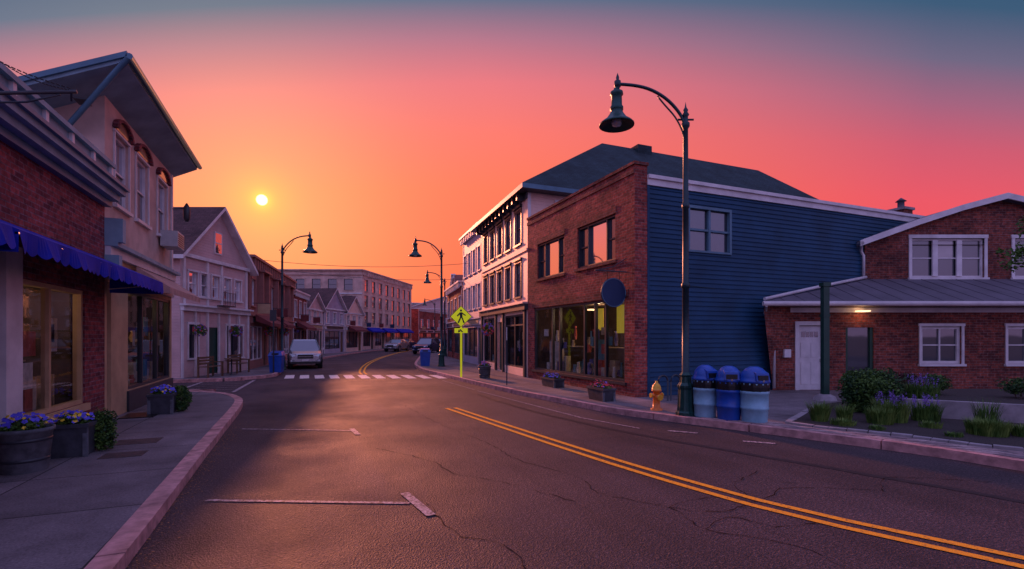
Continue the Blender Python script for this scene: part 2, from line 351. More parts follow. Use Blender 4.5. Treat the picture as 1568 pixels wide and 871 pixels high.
# ------------------------------------------------------------ ground, road, pavements
g=M(); g.face([(-2000,-2000,-.02),(2000,-2000,-.02),(2000,2000,-.02),(-2000,2000,-.02)],GROUND); g.make('ground')
g=M(); g.face([(-60,-25,0),(90,-25,0),(90,150,0),(-60,150,0)],ASP); g.make('road')
LC1=[(-1.2,-12),(-1.25,0),(-1.3,4.7),(-1.38,8),(-1.42,10.3),(-1.5,14),(-1.72,15.6),(-2.3,17),(-3.3,17.9),(-5,18.4),(-30,19)]
LC2=[(-30,22.4),(-5,22.7),(-2.6,23.1),(-1.45,24.2),(-1.2,26),(-1.05,31),(.2,38),(2.8,48),(7.5,62),(16.5,82),(28,100),(40,115)]
RC=[(10.2,-12),(9.2,0),(8.83,3.5),(8.6,4.67),(7.94,6.4),(7.49,7.48),(6.94,8.79),(6.57,9.9),(6.3,11.9),(5.88,15.6),(5.63,21.5),(5.6,26.7),(6.9,34),(12.3,54),(20,72),(31,92),(44,108)]
def kerb(m,P,side,w):
    Q=catmull(P,.45); I=offs(Q,-side*w); n=0
    i=0
    while i<len(Q)-1:
        j=min(i+4,len(Q)-1)
        z=.13+rr(-.004,.006)
        for k in range(i,j):
            a,b=Q[k],Q[k+1]; c,d=I[k+1],I[k]
            if k==j-1: b=a+(b-a)*.96; c=d+(c-d)*.96
            m.hexa([(a.x,a.y,-.01),(b.x,b.y,-.01),(c.x,c.y,-.01),(d.x,d.y,-.01),(a.x,a.y,z),(b.x,b.y,z),(c.x,c.y,z),(d.x,d.y,z)],CURB)
        i=j
    return offs(Q,-side*(w-.01))
m=M(); IL1=kerb(m,LC1,1,.19); m.make('curb')
m=M(); IL2=kerb(m,LC2,1,.17); m.make('curb')
m=M(); IR=kerb(m,RC,-1,.16); m.make('curb')
m=M(); m.prism([tuple(p) for p in IL1]+[(-45,19),(-45,-12)],-.01,.122,SIDE); m.make('sidewalk')
m=M(); m.prism([tuple(p) for p in IL2]+[(-55,115),(-55,22.4)],-.01,.122,SIDE); m.make('sidewalk')
m=M(); m.prism([tuple(p) for p in reversed(IR)]+[(60,-12),(60,108)],-.01,.122,SIDE); m.make('sidewalk')
m=M(); 
for (x,y,a,b) in ((-2.4,8.6,.25,.18),(-2.5,9.6,.3,.22)): m.box(x-a,x+a,y-b,y+b,.12,.128,IRON)
m.make('utility_cover')
def cw(X,Y): return (C*X+S*Y,-S*X+C*Y)
# paint
m=M()
Y1=catmull([(6.9,-1.5),(5.9,.6),(5.264,2.091),(4.75,3.2),(4.484,3.93),(4.15,5.5),(3.914,7.09),(3.62,9.5),(3.33,12.08)],.4)
Y2=catmull([(2.5,24.3),(2.6,26.5),(3.3,31.5),(4.6,38),(6.9,47),(11,60),(18.5,76),(30,95)],.7)
for P in (Y1,Y2):
    for d in (-.11,.11): strip(m,offs(P,d),.095,.008,YEL)
m.make('double_yellow_line')
m=M()
for i in range(11):
    X=-9.9+i*.66; Y=22.1
    a=cw(X,Y); w=.38; l=1.0
    m.face([(a[0]-w/2,a[1]-l,.008),(a[0]+w/2,a[1]-l,.008),(a[0]+w/2,a[1]+l,.008),(a[0]-w/2,a[1]+l,.008)],WHT2)
m.make('crosswalk')
m=M()
def ln(a,b,w,z=.008,mat=WHT): strip(m,catmull([a,b],.5),w,z,mat)
ln((-1.02,6.3),(1.02,5.36),.06); ln((1.03,5.72),(1.15,4.9),.1,.011)
ln((-1.17,10.9),(.79,9.9),.06); ln((.8,10.1),(.86,9.45),.1,.011)
ln((6.35,7.6),(6.7,7.2),.1); ln((6.9,6.35),(7.25,6.0),.1); ln((5.2,15.6),(5.6,9.5),.05)
ln((5.6,9.5),(6.0,8.0),.05); ln((5.1,19.8),(5.2,15.9),.05)
ln((-2.2,18.2),(-2.0,22.9),.12); ln((-4.0,18.8),(-3.8,22.6),.12)
for i in range(5): ln((-3.7,19.2+i*.75),(-2.3,19.2+i*.75),.05)
m.make('parking_marking')
def jag(P,step,j):
    Q=catmull(P,step); return [p+Vector((rr(-j,j),rr(-j,j))) for p in Q]
def crack(m,P,w,j,z=.0055):
    Q=jag(P,.1,j); 
    for i in range(len(Q)-1):
        w0=w*rr(.15,1.3); d=(Q[i+1]-Q[i]).normalized(); nn=Vector((d.y,-d.x))
        a=Q[i];b=Q[i+1]
        m.face([(a.x+nn.x*w0,a.y+nn.y*w0,z),(b.x+nn.x*w0,b.y+nn.y*w0,z),(b.x-nn.x*w0*.6,b.y-nn.y*w0*.6,z),(a.x-nn.x*w0*.6,a.y-nn.y*w0*.6,z)],CRK)
m=M()
CR=[[(2.35,13.0),(2.5,10.2),(2.8,8.0),(2.85,6.6),(3.2,5.6),(3.1,4.9),(3.5,4.2),(3.45,3.6),(3.9,3.0),(3.8,2.3)],
    [(3.5,4.2),(4.1,4.3),(4.6,4.0),(5.3,4.2),(6.2,3.7)],[(4.6,4.0),(4.75,4.5),(5.6,4.9)],[(1.2,5.3),(1.25,4.4),(1.6,3.9),(1.5,3.2)],[(.9,8.4),(1.6,7.2),(1.8,6.3),(2.3,5.6),(2.7,4.7)],
    [(6.2,3.7),(6.9,4.0),(7.8,3.4)],[(3.45,3.6),(3.9,3.75),(4.1,3.4),(4.6,3.3)],[(3.5,4.2),(3.9,3.9),(4.3,3.95),(4.6,4.0)]]
for c in CR: crack(m,c,.0065,.025)
m.make('road_crack')
m=M()
Q=jag([(4.9,14.5),(5.0,11),(5.5,8.0),(6.1,6.0),(6.75,4.2),(7.2,2.8),(7.8,0)],.3,.02); strip(m,Q,.13,.0045,TAR)
m.make('tar_seam')
m=M()
for _ in range(1100):
    t=rr(1.5,12); s_=-1.28-.012*t+abs(random.gauss(0,.12))+.01; z=.007; a=rr(0,6.28); r=rr(.004,.017)
    m.face([(s_+r*math.cos(a+k*1.57)*(1 if k%2 else .5),t+r*math.sin(a+k*1.57)*(1 if k%2 else .5),z+rr(0,.006)) for k in range(4)],DRY)
m.make('leaf_litter')

# ------------------------------------------------------------ right brick store
o=Obj('brick_store'); f=F((8.33,18.49),(0,-7.16)); W=o.p('walls'); T=o.p('trim')
ops=[(.93,3.12,4.02,5.38),(4.03,6.23,4.04,5.4),(.63,6.7,.5,2.9)]
f.wall(W,0,7.16,.1,6.54,ops,BRK,.2)
for a,b,c,d in ops[:2]:
    f.window(o,a,b,c,d,DKT,GLM,bars=(.27,.76),ny=1,cas=0,fw=.06,dep=.18,sill=False,blind=False)
    w=o.p('windows')
    for (x0,x1) in ((a+.07,a+.27*(b-a)-.03),(a+.79*(b-a),b-.07)):
        f.quad(w,x0,x1,c+.07,d-.07,-.145,GLB); f.box(w,x0,x1,(c+d)/2-.02,(c+d)/2+.02,-.143,-.09,DKT)
    f.box(T,a-.1,b+.1,c-.09,c-.001,.002,.07,BRKR); f.box(T,a-.05,b+.05,d+.001,d+.2,.002,.02,BRKR)
f.shop(o,.63,6.7,.5,2.9,DKT,(2.1,2.68,4.4,5.05,5.64),2.6,items=60)
I=o.p('shop_interior')
f.box(I,4.5,5.0,2.0,2.7,-.4,-.38,FLYP); f.box(I,5.75,6.2,1.9,2.75,-.4,-.38,FLYP); f.box(I,4.6,5.0,.9,1.7,-.45,-.43,ITEMS[2]); f.box(I,1.0,2.0,.6,1.6,-.6,-.5,ITEMS[1])
f.box(I,3.6,3.9,2.7,2.74,-.9,-.6,LAMPG); f.box(I,5.3,5.6,2.7,2.74,-1.2,-.9,LAMPG)  # second glowing ceiling panel is added to brighten the shop interior
f.box(T,.45,6.9,2.92,3.12,.002,.03,BRKR); f.box(T,0,7.16,6.3,6.42,.002,.035,BRKR); f.box(T,-.02,7.2,6.54,6.62,-.35,.05,BRKR)
f.box(T,.5,6.8,.42,.5,.002,.06,DKT)
g2=F((8.33,11.33),(1,0)); g2.quad(W,0,.42,.1,6.54,0,BRK); W.box(8.35,8.75,11.332,11.7,5.9,6.53,BRK)
g2.box(T,-.04,.44,6.54,6.62,-.35,.05,BRKR)
wz0,wz1=4.3,5.57; u0=.42; u1=17.5; pit=.135
def clap(a,b,z0,z1):
    z=z0
    while z<z1-.01:
        q=min(z+pit,z1)
        W.face([g2.pt(a,z,-.0),g2.pt(b,z,-.0),g2.pt(b,q,-.026),g2.pt(a,q,-.026)],BLUE)
        W.face([g2.pt(a,z,-.0),g2.pt(b,z,-.0),g2.pt(b,z,-.026),g2.pt(a,z,-.026)],BLUE); z=q
nz=int(round((wz0-.13)/pit)); wz0=.13+nz*pit; nz2=int(round((wz1-wz0)/pit)); wz1=wz0+nz2*pit
clap(u0,u1,.13,wz0); clap(u0,1.89,wz0,wz1); clap(3.45,u1,wz0,wz1); clap(u0,u1,wz1,6.02)
w=o.p('windows')
g2.box(w,1.83,3.51,wz0-.06,wz0,-.15,.03,TEALT);g2.box(w,1.83,3.51,wz1,wz1+.08,-.15,.03,TEALT);g2.box(w,1.83,1.91,wz0,wz1,-.15,.03,TEALT);g2.box(w,3.43,3.51,wz0,wz1,-.15,.03,TEALT)
g2.quad(w,1.9,3.44,wz0,wz1,-.08,GLB); zc=(wz0+wz1)/2
g2.box(w,2.63,2.71,wz0,wz1,-.078,.0,TEALT); g2.box(w,1.91,2.63,zc-.03,zc+.03,-.078,-.01,TEALT); g2.box(w,2.71,3.43,zc-.03,zc+.03,-.078,-.01,TEALT)
g2.box(T,.42,17.5,6.02,6.2,-.05,.03,WHITE); g2.box(T,.42,17.5,6.2,6.3,-.05,.09,WHITE)
g2.box(T,.42,.5,.13,6.02,-.05,.012,BLUE)
o.p('roof').face([(8.4,11.4,6.2),(25.8,11.4,6.2),(25.8,18.44,6.2),(8.4,18.44,6.2)],METR)
W.face([(25.8,11.35,.1),(25.8,18.4,.1),(25.8,18.4,6.2),(25.8,11.35,6.2)],BLUE)
for i in range(2): o.p('roof').lathe([(.06,6.2),(.06,6.5),(.09,6.5),(.09,6.55)],15.2+i*4,12.4,METR,10)
cx,cy=23.0,13.0
c=o.p('chimney'); c.box(cx-.28,cx+.28,cy-.28,cy+.28,6.2,7.05,BRKR); c.box(cx-.34,cx+.34,cy-.34,cy+.34,7.05,7.15,CONC); c.lathe([(.12,7.15),(.12,7.45),(.2,7.45),(.02,7.6)],cx,cy,METR,12)
o.build()
o=Obj('hanging_shop_sign'); b=o.p('board')
n=28; ctr=(7.9,11.72,3.02); rad=.41
fr=[(ctr[0]+rad*math.cos(2*math.pi*i/n),ctr[1]-.025,ctr[2]+rad*math.sin(2*math.pi*i/n)) for i in range(n)]
bk=[(x,y+.05,z) for x,y,z in fr]; b.face(fr,SIGNB); b.face(bk,SIGNB)
for i in range(n): b.face([fr[i],fr[(i+1)%n],bk[(i+1)%n],bk[i]],DKT)
b.tube([(ctr[0]+.39*math.cos(2*math.pi*i/n),ctr[1]-.028,ctr[2]+.39*math.sin(2*math.pi*i/n)) for i in range(n+1)],.01,TEALT,5)
k=o.p('bracket'); k.tube([(8.33,11.72,3.62),(7.3,11.72,3.62)],.018,DKT); k.tube([(8.33,11.72,4.0),(7.9,11.72,3.75),(7.35,11.72,3.62)],.012,DKT)
for x in (7.7,8.1): k.tube([(x,11.72,3.62),(x,11.72,3.36)],.008,DKT,5)
o.build()

# ------------------------------------------------------------ cream three storey
o=Obj('cream_clapboard_building'); A=(9.04,26.27);B=(8.33,18.5); f=F(A,(B[0]-A[0],B[1]-A[1])); W=o.p('walls');T=o.p('trim')
ops=[]; us=[.45,1.85,3.25,4.65,6.15]
for u in us: ops+= [(u,u+.85,5.75,7.2),(u,u+.85,3.5,4.95)]
sh=[(.4,2.9,.45,2.75),(3.2,4.2,.15,2.5),(4.5,7.4,.45,2.75)]
f.wall(W,0,7.8,.1,7.7,ops+sh,CREAM)
for q in ops: f.window(o,*q,DKT,GL,cas=.07,cm=DKT)
for q in (sh[0],sh[2]): f.shop(o,*q,DKT,((q[0]+q[1])/2,),1.6,items=12,trans=2.3)
f.box(o.p('door'),3.25,4.15,.15,2.45,-.2,-.12,DGRN)
for q in us: f.box(T,q-.12,q+.97,7.3,7.4,.002,.12,DKT); f.box(T,q-.12,q+.97,5.06,5.14,.002,.1,DKT)
f.box(T,-.05,7.85,2.9,3.15,.002,.16,DKT); f.box(T,-.05,7.85,3.15,3.22,.002,.24,CREAM); f.box(T,-.02,7.82,5.32,5.42,.002,.06,CREAM)
for u in (.1,3.0,4.3,7.5): f.box(T,u-.0,u+.18,.12,2.89,.003,.1,DKT)
f.box(T,-.02,7.82,7.46,7.7,.003,.07,DKT)
for i in range(12): u=.1+i*.66; f.box(T,u,u+.12,7.42,7.7,.07,.36,DKT)
g2=F((8.33,18.5),(1,0)); g2.wall(W,0,21,.1,7.7,[(1.35,2.2,6.25,7.4)],CREAM); g2.window(o,1.35,2.2,6.25,7.4,WHITE,GL)
g2.box(T,0,.14,.1,7.68,.003,.03,WHITE)
W.face([(9.04,26.27,.1),(29,26.27,.1),(29,26.27,7.7),(9.04,26.27,7.7)],CREAM)
Rf=o.p('roof')
e=[(7.85,17.95),(29.8,17.95),(29.8,26.9),(8.5,26.9)]
zb,zt=7.7,7.88
Rf.face([(x,y,zb) for x,y in e],DKT)
for i in range(4):
    a=e[i];b=e[(i+1)%4]; Rf.face([(a[0],a[1],zb),(b[0],b[1],zb),(b[0],b[1],zt),(a[0],a[1],zt)],TEALT)
r0=(14.4,22.4,12.0); r1=(25.6,22.4,12.0)
E=[(x,y,zt) for x,y in e]
Rf.face([E[0],E[1],r1,r0],SHING);Rf.face([E[1],E[2],r1],SHING);Rf.face([E[2],E[3],r0,r1],SHING);Rf.face([E[3],E[0],r0],SHING)
c=o.p('roof_hatch'); c.box(16.4,17.3,22.0,22.8,11.6,12.12,SHING)
o.build()
def block(name,O,U,h,depth,mat,rows,ncol,ww,wh,trim=WHITE,shop=True,cam=False,roof='flat',glass=GL,cornice=.3,peak=2.0,aw=None,frame=None,shopmat=None,rm=None):
    o=Obj(name,(0,0,0),0,cam); f=F(O,U); l=f.len; W=o.p('walls');T=o.p('trim'); ops=[]
    for z in rows:
        for i in range(ncol):
            u=l*(i+.5)/ncol; ops.append((u-ww/2,u+ww/2,z,z+wh))
    so=[]
    if shop:
        k=max(1,int(l/3.2))
        for i in range(k):
            a=l*i/k+.25; b=l*(i+1)/k-.25
            so.append((a,b-.95,.55,2.35)); so.append((b-.8,b,.15,2.3))
            f.box(o.p('shop_sign'),a+.2,b-.3,2.56,2.8,.081,.11,random.choice([SIGNB,DGRN,CANR,TAN,DKT]))
            if R()<.7:
                u=a+rr(.3,1.5); hs=o.p('shop_sign'); f.box(hs,u,u+.04,3.0,3.5,.25,.85,random.choice([SIGNB,WHITE,CANR,TAN])); f.box(hs,u,u+.03,3.52,3.55,.0,.9,DKT)
    f.wall(W,0,l,.1,h,ops+so,mat)
    for q in ops: f.window(o,*q,frame or trim,glass,cas=.08,cm=trim)
    for i,q in enumerate(so):
        if i%2==0: f.window(o,*q,frame or DKT,GLB,nx=3,ny=1,cas=0,sill=False)
        else: f.box(o.p('door'),q[0],q[1],q[2],q[3],-.13,-.09,random.choice([DGRN,WICK,DKT]))
    if shop: f.box(T,0,l,2.5,2.85,.002,.08,shopmat or trim); f.box(T,-.02,l+.02,2.85,2.92,.002,.18,trim)
    if roof=='flat':
        f.box(T,-.05,l+.05,h-cornice,h-.06,.002,.14,trim); f.box(T,-.1,l+.1,h-.06,h+.06,-.1,.3,trim)
        n=int(l/.5)
        for i in range(n): u=(i+.4)*l/n; f.box(T,u,u+.1,h-cornice-.12,h-.062,.14,.26,trim)
        o.p('roof').face([f.pt(0,h,0),f.pt(l,h,0),f.pt(l,h,-depth),f.pt(0,h,-depth)],METR)
    else:
        m_=l/2; W.face([f.pt(0,h,0),f.pt(l,h,0),f.pt(m_,h+peak,0)],mat)
        W.face([f.pt(0,h,-depth),f.pt(l,h,-depth),f.pt(m_,h+peak,-depth)],mat)
        Rf=o.p('roof'); ov=.3; sl=peak/m_; t=.14
        for sgn in (0,1):
            ue=-ov if not sgn else l+ov; ze=h-ov*sl
            a=[f.pt(ue,ze,ov),f.pt(m_,h+peak,ov),f.pt(m_,h+peak,-depth-ov),f.pt(ue,ze,-depth-ov)]
            b=[(x,y,z+t) for x,y,z in a]; Rf.face(b,rm or SHINB); Rf.face(a,trim)
            Rf.face([a[0],a[1],b[1],b[0]],trim); Rf.face([a[0],a[3],b[3],b[0]],trim)
        f.box(T,-.02,l+.02,h-.12,h+.02,.003,.1,trim)
    for u in (0,l): W.face([f.pt(u,.1,0),f.pt(u,.1,-depth),f.pt(u,h,-depth),f.pt(u,h,0)],mat)
    W.face([f.pt(0,.1,-depth),f.pt(l,.1,-depth),f.pt(l,h,-depth),f.pt(0,h,-depth)],mat)
    for u in (.0,l-.12): f.box(T,u,u+.12,.1,h-cornice,.004,.03,trim)
    if aw:
        a_=o.p('awning')
        for (u0,u1,am) in aw:
            p=[f.pt(u0,2.95,.19),f.pt(u1,2.95,.19),f.pt(u1,2.5,.95),f.pt(u0,2.5,.95)]; a_.face(p,am)
            a_.face([p[3],p[2],(p[2][0],p[2][1],2.33),(p[3][0],p[3][1],2.33)],am)
            for q,r in ((p[0],p[3]),(p[1],p[2])): a_.face([q,r,(r[0],r[1],2.33),(q[0],q[1],2.6)],am)
    return o,f
o,f=block('grey_clapboard_building',(9.75,32.2),(-.45,-5.2),8.3,9,LAV,(3.5,5.7),4,.7,1.4,glass=GL); o.build()
o,f=block('brick_row_building',(11.0,41),(-1.1,-8),5.6,9,BRK,(3.3,),4,.8,1.3); o.build()
o,f=block('brown_row_building',(14.5,52),(-2.6,-10),7.2,9,BROWN,(3.3,5.2),5,.8,1.2); o.build()
o,f=block('white_row_building',(19.6,68),(-4.2,-14),6.5,9,PALE,(3.3,),5,.9,1.4); o.build()
o,f=block('brick_row_building',(26,84),(-5,-13),8,9,BRK,(3.3,5.4),5,.9,1.4); o.build()
o,f=block('white_row_building',(14,106),(30,3),9,9,PALE,(3.3,5.6),9,.9,1.4); o.build()
# distant trees behind the far end of the street
o=Obj('distant_trees',(0,0,0),0,True); k=o.p('crowns')
for (x,y,z,r) in ((-13,108,7,4),(-17,112,6,4.5),(-9,116,8,4),(-21,104,5,3.5),(-40,84,6,5),(-4,112,7,4)):
    k.leaves((x,y,z),(r,r,r*.8),1500,.32,LEAFD,.4); k.tube([(x,y,0),(x,y,z)],.3,BARK,7)
o.build()

# ------------------------------------------------------------ low brick building on the right
o=Obj('low_brick_building',(0,0,0),0,True); W=o.p('walls');T=o.p('trim')
f=F((8.15,15.5),(14,0))
wi=[(4.62,5.88,.94,2.12),(7.31,8.6,.94,2.12),(10.2,11.4,.94,2.12)]
f.wall(W,0,14,.1,2.8,[(.8,1.56,.13,2.15),(2.27,3.15,.13,2.08)]+wi,BRKR)
for q in wi: f.window(o,*q,WHITE,GLB,nx=2,ny=2,cas=.07,fw=.09,blind=False)
D=o.p('door'); f.box(D,.8,1.56,.13,2.14,-.12,-.06,WHITE)
for (a,b,c,d) in ((.9,1.14,1.15,1.6),(1.22,1.46,1.15,1.6),(.9,1.14,.3,1.0),(1.22,1.46,.3,1.0)): f.box(D,a,b,c,d,-.062,-.045,WHITE)
for i in range(4): f.box(D,.92+i*.135,1.03+i*.135,1.78,1.95,-.061,-.05,GLB)
f.box(D,1.48,1.52,1.0,1.1,-.06,-.01,CHR)
for a,b,c,d in ((.68,.8,.13,2.27),(1.56,1.68,.13,2.27)): f.box(T,a,b,c,d,.002,.04,WHITE)
f.box(T,.8,1.56,2.15,2.27,.002,.04,WHITE)
f.box(D,2.27,3.15,.13,2.08,-.13,-.1,GLB); f.box(D,2.27,2.36,.13,2.08,-.099,-.04,DGRN); f.box(D,3.06,3.15,.13,2.08,-.099,-.04,DGRN); f.box(D,2.36,3.06,.13,.35,-.099,-.04,DGRN)
f.box(T,.3,.5,1.15,1.4,.002,.12,WHITE)
f.box(T,0,14,2.55,2.7,.002,.03,WHITE)
f.box(o.p('porch_light'),2.5,2.8,2.56,2.6,.1,.35,LAMPG)
Rf=o.p('roof'); E0=(7.55,14.9,2.72);E1=(22.2,14.9,2.72);U1=(22.2,17.3,3.66);U0=(12.3,17.3,3.66)
t=.14
Rf.face([(x,y,z+t) for x,y,z in (E0,E1,U1,U0)],METR); Rf.face([E0,E1,(22.2,15.5,2.74),(8.1,15.5,2.74)],WHITE)
Rf.face([E0,E1,(E1[0],E1[1],E1[2]+t),(E0[0],E0[1],E0[2]+t)],WHITE)
Rf.face([E0,U0,(U0[0],U0[1],U0[2]+t),(E0[0],E0[1],E0[2]+t)],WHITE)
for i in range(24):
    x=8.2+i*.6
    y1=17.3 if x>12.3 else 14.9+(x-7.55)/(12.3-7.55)*2.4
    z1=2.86+(y1-14.9)*.3917
    Rf.hexa([(x,14.95,2.87),(x+.02,14.95,2.87),(x+.02,y1,z1),(x,y1,z1),(x,14.95,2.89),(x+.02,14.95,2.89),(x+.02,y1,z1+.02),(x,y1,z1+.02)],METR)
T.tube([(7.5,14.83,2.78),(22.2,14.83,2.78)],.07,WHITE); T.tube([(7.6,14.93,2.93),(10,16.1,3.42),(12.3,17.25,3.86)],.05,WHITE)
T.tube([(7.6,14.83,2.72),(7.7,15.1,2.5),(8.1,15.35,2.3),(8.12,15.38,.2)],.045,WHITE)
Rf.face([(7.55,14.9,2.72),(12.3,17.3,3.66),(12.3,17.3,.1),(8.15,15.5,.1)],BRKR)
f2=F((12.3,17.3),(1,0)); top=[(0,5.05),(1.7,5.66),(3.2,6.15),(4.7,6.55),(6.0,6.25),(10,5.0)]
uw=[(1.62,4.15,3.85,5.22),(5.2,7.6,3.85,5.22)]
f2.wall(W,0,10,3.2,5.0,[(a,b,c,5.0) for a,b,c,d in uw],BRKR)
def topz(u):
    for i in range(len(top)-1):
        if top[i][0]<=u<=top[i+1][0]:
            k=(u-top[i][0])/(top[i+1][0]-top[i][0]); return top[i][1]+(top[i+1][1]-top[i][1])*k
us=sorted({0,1.7,3.2,4.7,6.0,10,1.62,4.15,5.2,7.6})
for i in range(len(us)-1):
    a,b=us[i],us[i+1]; mid=(a+b)/2
    lo=5.22 if any(q[0]<mid<q[1] for q in uw) else 5.0
    W.face([f2.pt(a,lo,0),f2.pt(b,lo,0),f2.pt(b,topz(b),0),f2.pt(a,topz(a),0)],BRKR)
for q in uw:
    f2.window(o,*q,WHITE,GLB,nx=3,ny=2,cas=.1,fw=.07,blind=False)
    for t_ in (1/3,2/3): x=q[0]+(q[1]-q[0])*t_; f2.box(o.p('windows'),x-.09,x+.09,q[2]+.05,q[3]-.05,-.06,-.01,WHITE)
    f2.quad(o.p('windows'),q[0]+.95,q[0]+1.55,4.55,5.15,-.096,BLIND)
for i in range(len(top)-1):
    (a,za),(b,zb_)=top[i],top[i+1]
    if i==0: a-=.35; za-=.13
    P=[f2.pt(a,za,.25),f2.pt(b,zb_,.25),f2.pt(b,zb_,-9),f2.pt(a,za,-9)]; Q=[(x,y,z+.16) for x,y,z in P]
    Rf.hexa([P[0],P[1],P[2],P[3],Q[0],Q[1],Q[2],Q[3]],METR)
    T.hexa([f2.pt(a,za-.02,.3),f2.pt(b,zb_-.02,.3),f2.pt(b,zb_-.02,.252),f2.pt(a,za-.02,.252),f2.pt(a,za+.18,.3),f2.pt(b,zb_+.18,.3),f2.pt(b,zb_+.18,.252),f2.pt(a,za+.18,.252)],WHITE)
W.face([(12.3,17.3,.1),(12.3,26,.1),(12.3,26,5.05),(12.3,17.3,5.05)],BRKR)
T.tube([(12.0,17.0,5.0),(12.0,24,5.0)],.07,WHITE); T.tube([(12.0,17.05,4.95),(12.1,17.2,4.75),(12.2,17.22,4.6),(12.2,17.22,3.8)],.045,WHITE)
W.face([(22.15,15.5,.1),(22.15,26,.1),(22.15,26,5.0),(22.15,15.5,2.8)],BRKR)
o.build()
# ------------------------------------------------------------ left near brick shop
o=Obj('brick_shop'); f=F((-3.7,-4),(0,16.15)); W=o.p('walls');T=o.p('trim')
f.wall(W,0,16.15,.1,4.4,[(12.82,15.2,.6,2.62),(7.5,12.3,.6,2.62)],BRKL,.2)
f.shop(o,12.82,15.2,.6,2.62,TAN,(14.0,),1.5,items=30); f.shop(o,7.5,12.3,.6,2.62,TAN,(9,10.5),1.5,items=10)
I=o.p('shop_interior')
f.box(I,14.25,14.7,1.55,2.1,-.22,-.21,ITEMS[5]); f.box(I,14.3,14.65,1.75,2.05,-.209,-.2,ITEMS[1]); f.box(I,13.3,13.5,1.55,1.95,-.22,-.21,FLYP); f.box(I,13.6,13.9,1.0,1.4,-.22,-.21,ITEMS[5])
for u in (13.1,13.25,13.4,14.3,14.5,14.7,14.9): f.box(I,u,u+.06,.62,1.15,-.4,-.34,TAN)
f.box(T,12.35,12.75,.1,3.0,.003,.14,WHITE); f.box(T,12.8,15.25,.48,.6,.002,.07,TAN)
f.box(T,-.1,16.15,4.36,4.48,.002,.12,TEALT); f.box(T,-.1,16.18,4.48,4.6,.002,.24,SOF); f.box(T,-.1,16.2,4.6,4.7,-.1,.34,SOF); f.box(T,-.1,16.2,4.7,4.76,-.1,.4,TEALT)
f.box(T,0,16.1,4.76,5.14,-.1,.1,SOF); f.box(T,-.1,16.18,5.14,5.22,-.12,.18,SOF)
for i in range(19): u=.1+i*.885; f.box(T,u,u+.09,4.78,5.139,.101,.15,WHITE)
f.box(T,0,16.1,4.77,4.83,.1,.13,WHITE)
o.p('roof').face([(-3.75,-4,4.8),(-3.75,12.1,4.8),(-16,12.1,4.8),(-16,-4,4.8)],METR)
W.face([(-3.7,-4,.1),(-16,-4,.1),(-16,-4,4.8),(-3.7,-4,4.8)],BRKL)
A_=o.p('awning')
for (a,b) in ((6.75,12.35),(-2,6.62)):
    s0,z0,s1,z1=-3.68,3.32,-2.78,2.92; n=max(6,int((b-a)/.2)); NS=int((b-a)/.35)
    for i in range(NS):
        ya=a+(b-a)*i/NS; yb=a+(b-a)*(i+1)/NS; ym=(ya+yb)/2
        A_.face([(s0,ya,z0),(s0,ym,z0-.0),(s1,ym,z1-.015),(s1,ya,z1)],CANV); A_.face([(s0,ym,z0),(s0,yb,z0),(s1,yb,z1),(s1,ym,z1-.015)],CANV)
    for y in (a,b): A_.face([(s0,y,z0),(s1,y,z1),(s1,y,z1-.24),(s0,y,z1-.24)],CANV)
    sgs=[rr(-.03,.05) for _ in range(n+1)]
    for i in range(n):
        y0=a+(b-a)*i/n;y1=a+(b-a)*(i+1)/n
        for j in range(4):
            t0=j/4;t1=(j+1)/4; za=z1-.2-.045*math.sin(math.pi*t0); zc_=z1-.2-.045*math.sin(math.pi*t1)
            ya=y0+(y1-y0)*t0; yb=y0+(y1-y0)*t1; ga=sgs[i]*(1-t0)+sgs[i+1]*t0; gb=sgs[i]*(1-t1)+sgs[i+1]*t1
            A_.face([(s1,ya,z1),(s1,yb,z1),(s1+gb,yb,zc_),(s1+ga,ya,za)],CANV)
    A_.tube([(s1-.02,a,z1-.04),(s1-.02,b,z1-.04)],.015,WHITE,6)
    for y in (a+.05,b-.05): A_.tube([(s0,y,2.75),(s1-.02,y,z1-.05)],.012,WHITE,6)
o.build()
o=Obj('iron_sign_bracket'); k=o.p('frame'); k.tube([(-3.4,7.2,4.42),(-2.45,7.2,4.62)],.022,DKT); k.tube([(-3.4,7.2,4.32),(-2.9,7.2,4.42),(-2.6,7.2,4.56)],.012,DKT)
for j,(p,q) in enumerate((((-3.35,7.2,5.0),(-2.5,7.2,4.63)),((-3.5,6.6,4.95),(-2.5,7.2,4.65)))):
    for i in range(26):
        a=Vector(p).lerp(Vector(q),i/26); b=Vector(p).lerp(Vector(q),(i+.75)/26); sag=-.1*math.sin(math.pi*i/26)
        k.tube([(a.x,a.y,a.z+sag),(b.x,b.y,b.z+sag)],.007,DKT,5)
k.tube([(-2.5,7.2,4.6),(-2.5,7.2,4.5)],.01,DKT,5)
o.build()

